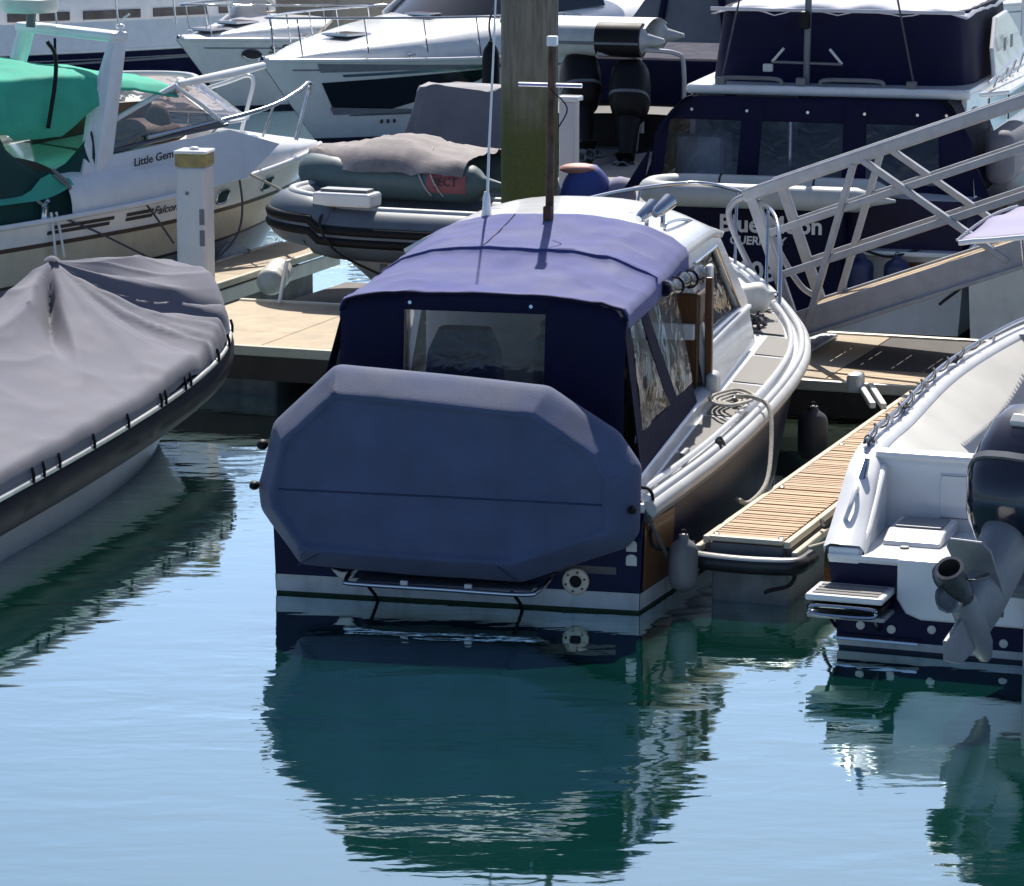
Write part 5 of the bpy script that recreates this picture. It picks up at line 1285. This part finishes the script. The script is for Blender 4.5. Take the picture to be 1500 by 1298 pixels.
for i, (x, y, z, ti, stv, lb) in enumerate(((-.55,-.45,1.50,28,25,'black outboard with shiny cap leaning left behind the pile'), (.05,-.5,1.42,24,10,'black outboard in deep shadow beside a bent davit tube'))):
    o = thing('outboard_motor', lb, 'outboard', KB.w(x,y,z), 18)
    outboard(o, 'black', 'black', ti, stv, 1.0, False)
    for ch in list(o.children):
        if ch.name.startswith('clamp'): pass
DR = Fr(*KB.w(.22,.1,0)[:2], 18-90)
dr = thing('davit_rib', 'pale grey inflatable with black patch carried on davits beyond the pile', 'dinghy', (DR.o[0],DR.o[1],0), 18-90)
tb, full = inflatable(dr, 1.75, 1.3, .20, 'hypalon_pale', .0, z0=2.38)
G().tube(full[-15:-2], .206, 18).obj('chafe_patch', 'black', tb, 60)
G().tube([p+V((1 if p.x > 0 else -1)*.19,0,-.03) for p in full[2:-2]], .022, 6).obj('rub_strake', 'darkalu', tb, 60)
rows = [[V(lerp(-.5,.5,k/10), lerp(0,1.35,i/12), 2.52+.10*(1-(2*k/10-1)**2)) for k in range(11)] for i in range(13)]
G().grid(rows).obj('cover', 'whitecloth', dr, 60)
wp = thing('white_post', 'plain white dock post between timber pile and black outboards', 'post', (.64,38.2,0), 18)
G().box((0,0,.8), (.19,.19,2.2)).obj('shaft', 'postwhite', wp, 0, .02)
G().box((0,0,1.93), (.26,.24,.06)).obj('cap_plate', 'white', wp, 0, .015)
bg_ = thing('blue_bag', 'bright blue bag with pink top on the deck right of the pile', 'bag', (.80,36.6,0), 10)
rows = []
for i in range(13):
    u = i/12; rr = (math.sin(PI*(.08+.86*u))**.6)
    rows.append([V(.30*rr*math.copysign(abs(math.cos(a))**.8,math.cos(a))*(1+.06*noise.noise(V(math.cos(a)*2,math.sin(a)*2,u*3))), .22*rr*math.sin(a), .56+.80*u) for a in [2*PI*k/28 for k in range(28)]])
G().loft(rows).obj('body', 'bluebag', bg_, 60)
G().ell((-.08,-.0,1.32), (.22,.16,.06), 14, 8).obj('flap', 'pinkbag', bg_)
G().ell((.36,.05,1.02), (.18,.2,.22), 12, 8).obj('side_pocket', 'lilac', bg_)
pl = thing('pontoon_platform', 'low floating platform supporting the blue bag beyond the walkway', 'pontoon', (.9,36.8,0), 18)
G().box((0,0,.45), (1.6,1.2,.2)).obj('deck_slab', 'deckconc', pl, 0, .02)
G().box((0,0,.15), (1.4,1.0,.5)).obj('float', 'concrete', pl, 0, .02)

SBt = Fr(2.6, 47.5, 18)
sbt = thing('awning_boat', 'boat under a grey peaked awning with dark straps behind flybridge cruiser', 'boat', (SBt.o[0],SBt.o[1],0), 18)
HA_ = Hull(8, [(0,1.5),(4,1.6),(7,.7),(8,.02)], [(0,1.2),(8,1.6)], .9, .4, -.3, 1)
g = G(); HA_.band(g, lambda y: -.3, lambda y: tab(HA_.zs,y)); HA_.transom(g, -.3, 1.2); g.obj('hull', 'navy', sbt, 40)
g = G(); HA_.deck(g, -.03); g.obj('deck', 'darkalu', sbt, 40)
rows = []
for i in range(14):
    y = lerp(-.1, 4.5, i/13)
    rows.append([V(lerp(-1.35,1.5,k/20), y, 1.62+1.6*(1-abs(lerp(-1,1,k/20))**1.3)+.04*noise.noise(V(k*.5,y,0))) for k in range(21)])
aw = G().grid(rows).obj('awning', 'tarp', sbt, 60, 0, 0, .02)
g = G(); g.prism([V(lerp(-1.35,1.5,k/20), -.1, 1.62+1.6*(1-abs(lerp(-1,1,k/20))**1.3)) for k in range(21)], V(0,.02,0)); g.obj('awning_end', 'tarp', sbt, 0)
for x in (-.62,.45): G().tube([V(x,-.13,1.62),V(x*.6,-.13,3.0)], .05, 6).obj('strap', 'navycloth', aw, 60)

# ================================================================== white motor boats farther back
def bowboat(name, label, loc, th, Ln, Bm, z0, z1, decor, hull_m='white', low_m='white', low_z=.3):
    t = thing(name, label, 'boat', loc, th)
    Hh = Hull(Ln, [(0,Bm*.46),(Ln*.45,Bm*.5),(Ln*.7,Bm*.42),(Ln*.84,Bm*.28),(Ln*.93,Bm*.14),(Ln*.98,Bm*.045),(Ln,.01)], [(0,z0),(Ln*.6,lerp(z0,z1,.4)),(Ln,z1)], .92, .35, -.3, 1.5, .8)
    zt = lambda y: tab(Hh.zs, y)
    g = G(); Hh.band(g, lambda y: low_z, zt); Hh.transom(g, low_z, z0); g.obj('hull_topside', hull_m, t, 40)
    g = G(); Hh.band(g, lambda y: .06, lambda y: low_z, nz=3); Hh.transom(g, .06, low_z, nz=3); g.obj('hull_lower', low_m, t, 40)
    g = G(); Hh.band(g, lambda y: -.3, lambda y: .06, nz=2); Hh.transom(g, -.3, .06, nz=2); g.obj('hull_bottom', 'antifoul', t, 40)
    for sd in (1,-1): G().tube(Hh.rail(-.01, 0, Ln*.99, 36, sd, .012), .03, 8).obj('rub_rail', 'white', t, 60)
    g = G(); Hh.deck(g, -.02, 0, Ln*.995, 0, .08); g.obj('deck', 'white', t, 40)
    for y in (Ln*.15, Ln*.5, Ln*.8):
        for sd in (1,-1):
            b = tab(Hh.bs,y)-.10
            c_ = G().tube([V(sd*b,y-.12,zt(y)+.07),V(sd*b,y+.12,zt(y)+.07)], .018, 6).obj('cleat', 'steel', t, 60)
            for q in (-.04,.04): G().tube([V(sd*b,y+q,zt(y)-.02),V(sd*b,y+q,zt(y)+.07)], .014, 6).obj('cleat_leg', 'steel', c_, 60)
    for sd in (1,-1): G().tube([Hh.pt(y, zt(y)-.16, sd, .012) for y in Hh.ys(24, 0, Ln*.97)], .012, 6).obj('strake', 'greyhull', t, 60)
    return t, Hh, zt
def coach(t, Hh, zt, y0, y1, zfun, inset=.12, name='coachroof', m_='white', p=.6):
    rows = []
    for i in range(18):
        y = lerp(y0, y1, i/17); b = max(.02, tab(Hh.bs,y)-inset); z1 = zfun(y); zb = zt(y)-.02; rw = []
        for k in range(25):
            a = PI*k/24; c_, s_ = math.cos(a), math.sin(a)
            rw.append(V(b*math.copysign(abs(c_)**.5,c_), y, zb+(z1-zb)*abs(s_)**p))
        rows.append(rw)
    for f in (.55,.8):
        y = lerp(y0, y1, f); h_ = G().box((0,y,zfun(y)+.03), (.5,.5,.06)).obj('deck_hatch', 'smokeglass', t, 0, .03)
        G().tube([V(-.26,y-.26,zfun(y)+.035),V(.26,y-.26,zfun(y)+.035),V(.26,y+.26,zfun(y)+.035),V(-.26,y+.26,zfun(y)+.035)], .018, 6, True).obj('hatch_rim', 'steel', h_, 50)
    return G().grid(rows).obj(name, m_, t, 60)
def bowrail(t, Hh, zt, y0, y1, h, n=6, inset=.08):
    pts = []
    ys = [lerp(y0, y1, i/14) for i in range(15)]
    for y in ys: pts.append(V(max(.03,tab(Hh.bs,y)-inset), y, zt(y)+h*min(1,(y-y0)/.6+.15)))
    full = pts+[V(-p.x,p.y,p.z) for p in pts[::-1]]
    r = G().tube(spl(full,3), .018, 6).obj('bow_rail', 'steel', t, 60)
    for sd in (1,-1):
        for i in range(1, n+1):
            y = lerp(y0, y1, i/(n+.3)); x = sd*max(.03,tab(Hh.bs,y)-inset)
            G().tube([V(x,y-.12,zt(y)), V(x,y,zt(y)+h*min(1,(y-y0)/.6+.15))], .012, 6).obj('stanchion', 'steel', r, 60)
    return r
# B: dark hull window
t, Hh, zt = bowboat('motor_yacht', 'white motor yacht with a long black hull window left of the pile', (3.3,59.5,0), -140, 11, 3.7, 1.15, 1.32, None, low_z=.28)
coach(t, Hh, zt, 3.0, 10.6, lambda y: tab([(3,2.0),(6.6,1.83),(8.6,1.62),(10.2,1.42),(10.6,1.33)], y), .10)
def dk(y0, y1, lo, hi, m_, nm, off=.012, n=14):
    g = G(); Hh.band(g, lo, hi, y0, y1, n, 3, off, (-1,)); return g.obj(nm, m_, t, 40)
dk(7.5, 10.35, lambda y: lerp(.98, .48, min(1,max(0,(y-7.5)/1.9))**.8), lambda y: lerp(1.06,.94,(y-7.5)/2.85), 'darkglass', 'hull_window')
dk(6.2, 10.0, lambda y: lerp(1.10,1.02,(y-6.2)/3.8), lambda y: lerp(1.14,1.06,(y-6.2)/3.8), 'steel', 'hull_trim', .02)
dk(7.6, 10.3, lambda y: 1.10, lambda y: lerp(1.12,1.24,(y-7.6)/2.7), 'greyhull', 'hull_recess', .014)
dk(5.5, 10.1, lambda y: .40, lambda y: lerp(.50,.42,(y-5.5)/4.6), 'darkalu', 'hull_stripe', .016)
dk(8.2, 10.4, lambda y: .43, lambda y: lerp(.44,.55,(y-8.2)/2.2), 'greyhull', 'spray_rail', .03)
for k in range(3): 
    p = Hh.pt(9.55-.12*k, .30, -1, .012); G().ell(p, (.02,.03,.035), 8, 6).obj('hull_number', 'darkletter', t)
for sd in (1,-1):
    G().prism([V(sd*1.36,4.4,1.86),V(sd*1.22,6.75,1.76),V(sd*1.0,5.6,2.56),V(sd*1.05,4.4,2.62)], V(-sd*.05,0,0)).obj('cabin_window', 'darkglass', t, 0, .02)
    G().tube([V(sd*1.05,4.3,2.64),V(sd*1.0,5.65,2.58),V(sd*1.24,6.85,1.75)], .05, 8).obj('window_pillar', 'white', t, 60)
ws = [[V(lerp(-1.18,1.18,k/10), 6.75+.55*(1-(2*k/10-1)**2), 1.77) for k in range(11)], [V(lerp(-1.0,1.0,k/10), 5.6+.35*(1-(2*k/10-1)**2), 2.62) for k in range(11)]]
G().grid(ws).obj('windscreen', 'darkglass', t, 60)
G().box((0,4.6,2.70), (2.2,2.2,.10)).obj('hardtop', 'white', t, 0, .04)
bowrail(t, Hh, zt, 5.0, 10.75, .62, 6)
fender('fender', (-.31,50.2,1.15), .13, .95, 'black', 'long black sock fender hanging beside the pile on the motor yacht', None)
rope('fender_line', [(-.31,50.2,1.68),(-.33,50.4,1.95),(-.2,50.6,2.3)], .015, 'ropegrey', 'grey line holding the long black fender')
# A: behind and left, with helm arch and beige cockpit
t, Hh, zt = bowboat('cabin_cruiser', 'white cabin cruiser with beige cockpit panel behind the black window yacht', (.9,64.0,0), -140, 10, 3.3, 1.05, 1.25, None, low_z=.4)
coach(t, Hh, zt, 7.2, 9.7, lambda y: tab([(7.2,1.5),(8.2,1.45),(9.0,1.36),(9.7,1.25)], y), .12)
for y in (9.0, 8.1, 7.3):
    pts = [Hh.pt(y+.16*math.cos(a), .95+.085*math.sin(a), -1, .012) for a in [2*PI*k/18 for k in range(18)]]
    ph = G().prism(pts, V(.004,-.004,0)).obj('porthole', 'smokeglass', t, 0); G().tube(pts, .016, 6, True).obj('porthole_rim', 'steel', ph, 60)
for sd in (1,-1):
    G().prism([V(sd*1.42,6.7,1.10),V(sd*1.30,8.0,1.22),V(sd*1.25,7.5,1.5),V(sd*1.15,6.9,2.9),V(sd*1.15,6.4,2.9),V(sd*1.36,6.5,1.9),V(sd*1.45,6.45,1.1)], V(-sd*.10,0,0)).obj('cabin_wing', 'beige' if sd < 0 else 'white', t, 0, .03)
    G().box((sd*1.45,4.8,1.18), (.14,3.4,.32)).obj('cockpit_coaming', 'white', t, 0, .04)
    G().box((sd*1.46,4.8,1.40), (.10,3.2,.10)).obj('coaming_cushion', 'beige', t, 0, .03)
G().box((0,5.9,1.62), (2.5,.9,.70)).obj('cockpit_panel', 'beige', t, 0, .03)
G().box((0,5.9,2.01), (2.4,.9,.09)).obj('panel_top', 'white', t, 0, .03)
G().tube(spl([V(-1.4,4.6,1.4),V(-1.38,4.7,2.3),V(-1.3,4.8,2.7)],4), .025, 8).obj('canopy_pole', 'steel', t, 60)
bowrail(t, Hh, zt, 5.8, 9.8, .55, 4)
hull_text('S. FJORD', Hh, 8.3, 1.02, .22, 'darkletter', t, .2, 0, -1)
# yacht at the top left: navy sheer band, white upper works, rails
t, Hh, zt = bowboat('moored_yacht', 'long white yacht with navy hull band and wire rails at top left', (-3.4,68.4,0), -135, 15, 4.2, .58, .82, None, 'navy', 'navy', .3)
g = G(); Hh.band(g, zt, lambda y: zt(y)+.30); 
for i, v in enumerate(g.v): pass
rows_ = []
for sd in (1,-1):
    rows = []
    for y in Hh.ys(30, 0, 14.6):
        b = max(.02, tab(Hh.bs,y)); rows.append([V(sd*(b-.06*k), y, zt(y)+.02+.16*k) for k in range(4)])
    G().grid(rows).obj('bulwark', 'white', t, 50)
coach(t, Hh, zt, 2.0, 13.0, lambda y: tab([(2,2.2),(8,2.0),(11,1.75),(13,1.3)], y), .75, 'coachroof', 'white', .45)
for y0 in (3.0,4.6,6.2,7.8,9.4):
    b = lambda y: max(.02, tab(Hh.bs,y)-.75)
    G().prism([V(-(b(y)+.02), y, zt(y)+z) for y, z in ((y0,.50),(y0+1.3,.50),(y0+1.3,.66),(y0,.66))], V(.03,-.0,0)).obj('cabin_window', 'smokeglass', t, 0, .01)
rr_ = None
for h in (.62,.95):
    for sd in (1,-1):
        o = G().tube([V(sd*max(.05,tab(Hh.bs,y)-.12), y, zt(y)+.4+h) for y in Hh.ys(24, .3, 14.4)], .010, 6).obj('guard_wire', 'steel', t, 60)
for k in range(11):
    y = .6+k*1.32
    for sd in (1,-1): G().tube([V(sd*max(.05,tab(Hh.bs,y)-.12), y, zt(y)+.4), V(sd*max(.05,tab(Hh.bs,y)-.14), y+.1, zt(y)+1.4)], .018, 6).obj('stanchion', 'steel', t, 60)
dk(3, 13, lambda y: .42, lambda y: .46, 'greyhull', 'hull_line', .01)
# far white boats filling the top edge
t, Hh, zt = bowboat('far_cruiser', 'far white cruiser with wire rails beyond the davit inflatable', (9.0,68.0,0), -140, 13, 4.0, 1.2, 1.5, None, low_z=.5)
coach(t, Hh, zt, 3.0, 12.0, lambda y: tab([(3,2.4),(8,2.1),(12,1.55)], y), .3)
bowrail(t, Hh, zt, 3.5, 12.6, .7, 9)
for y in (8.5,10.0):
    pts = [Hh.pt(y+.2*math.cos(a), 1.05+.08*math.sin(a), -1, .012) for a in [2*PI*k/16 for k in range(16)]]
    G().prism(pts, V(.004,-.004,0)).obj('porthole', 'darkglass', t, 0)
t, Hh, zt = bowboat('far_cruiser', 'farthest white cruiser behind the flybridge cruiser at the top right edge', (16.5,66.0,0), -140, 12, 3.8, 1.1, 1.4, None, low_z=.4)
coach(t, Hh, zt, 3.0, 11.0, lambda y: tab([(3,2.5),(8,2.0),(11,1.45)], y), .3)
bowrail(t, Hh, zt, 3.5, 11.6, .7, 8)

t, Hh, zt = bowboat('day_boat', 'plain white day boat beside the flybridge cruiser seen under the gangway', (5.3,32.2,0), 16, 5.5, 2.1, .95, 1.2, None, 'offwhite', 'offwhite', .4)
coach(t, Hh, zt, 1.6, 4.8, lambda y: tab([(1.6,1.5),(3.5,1.45),(4.8,1.25)], y), .2)
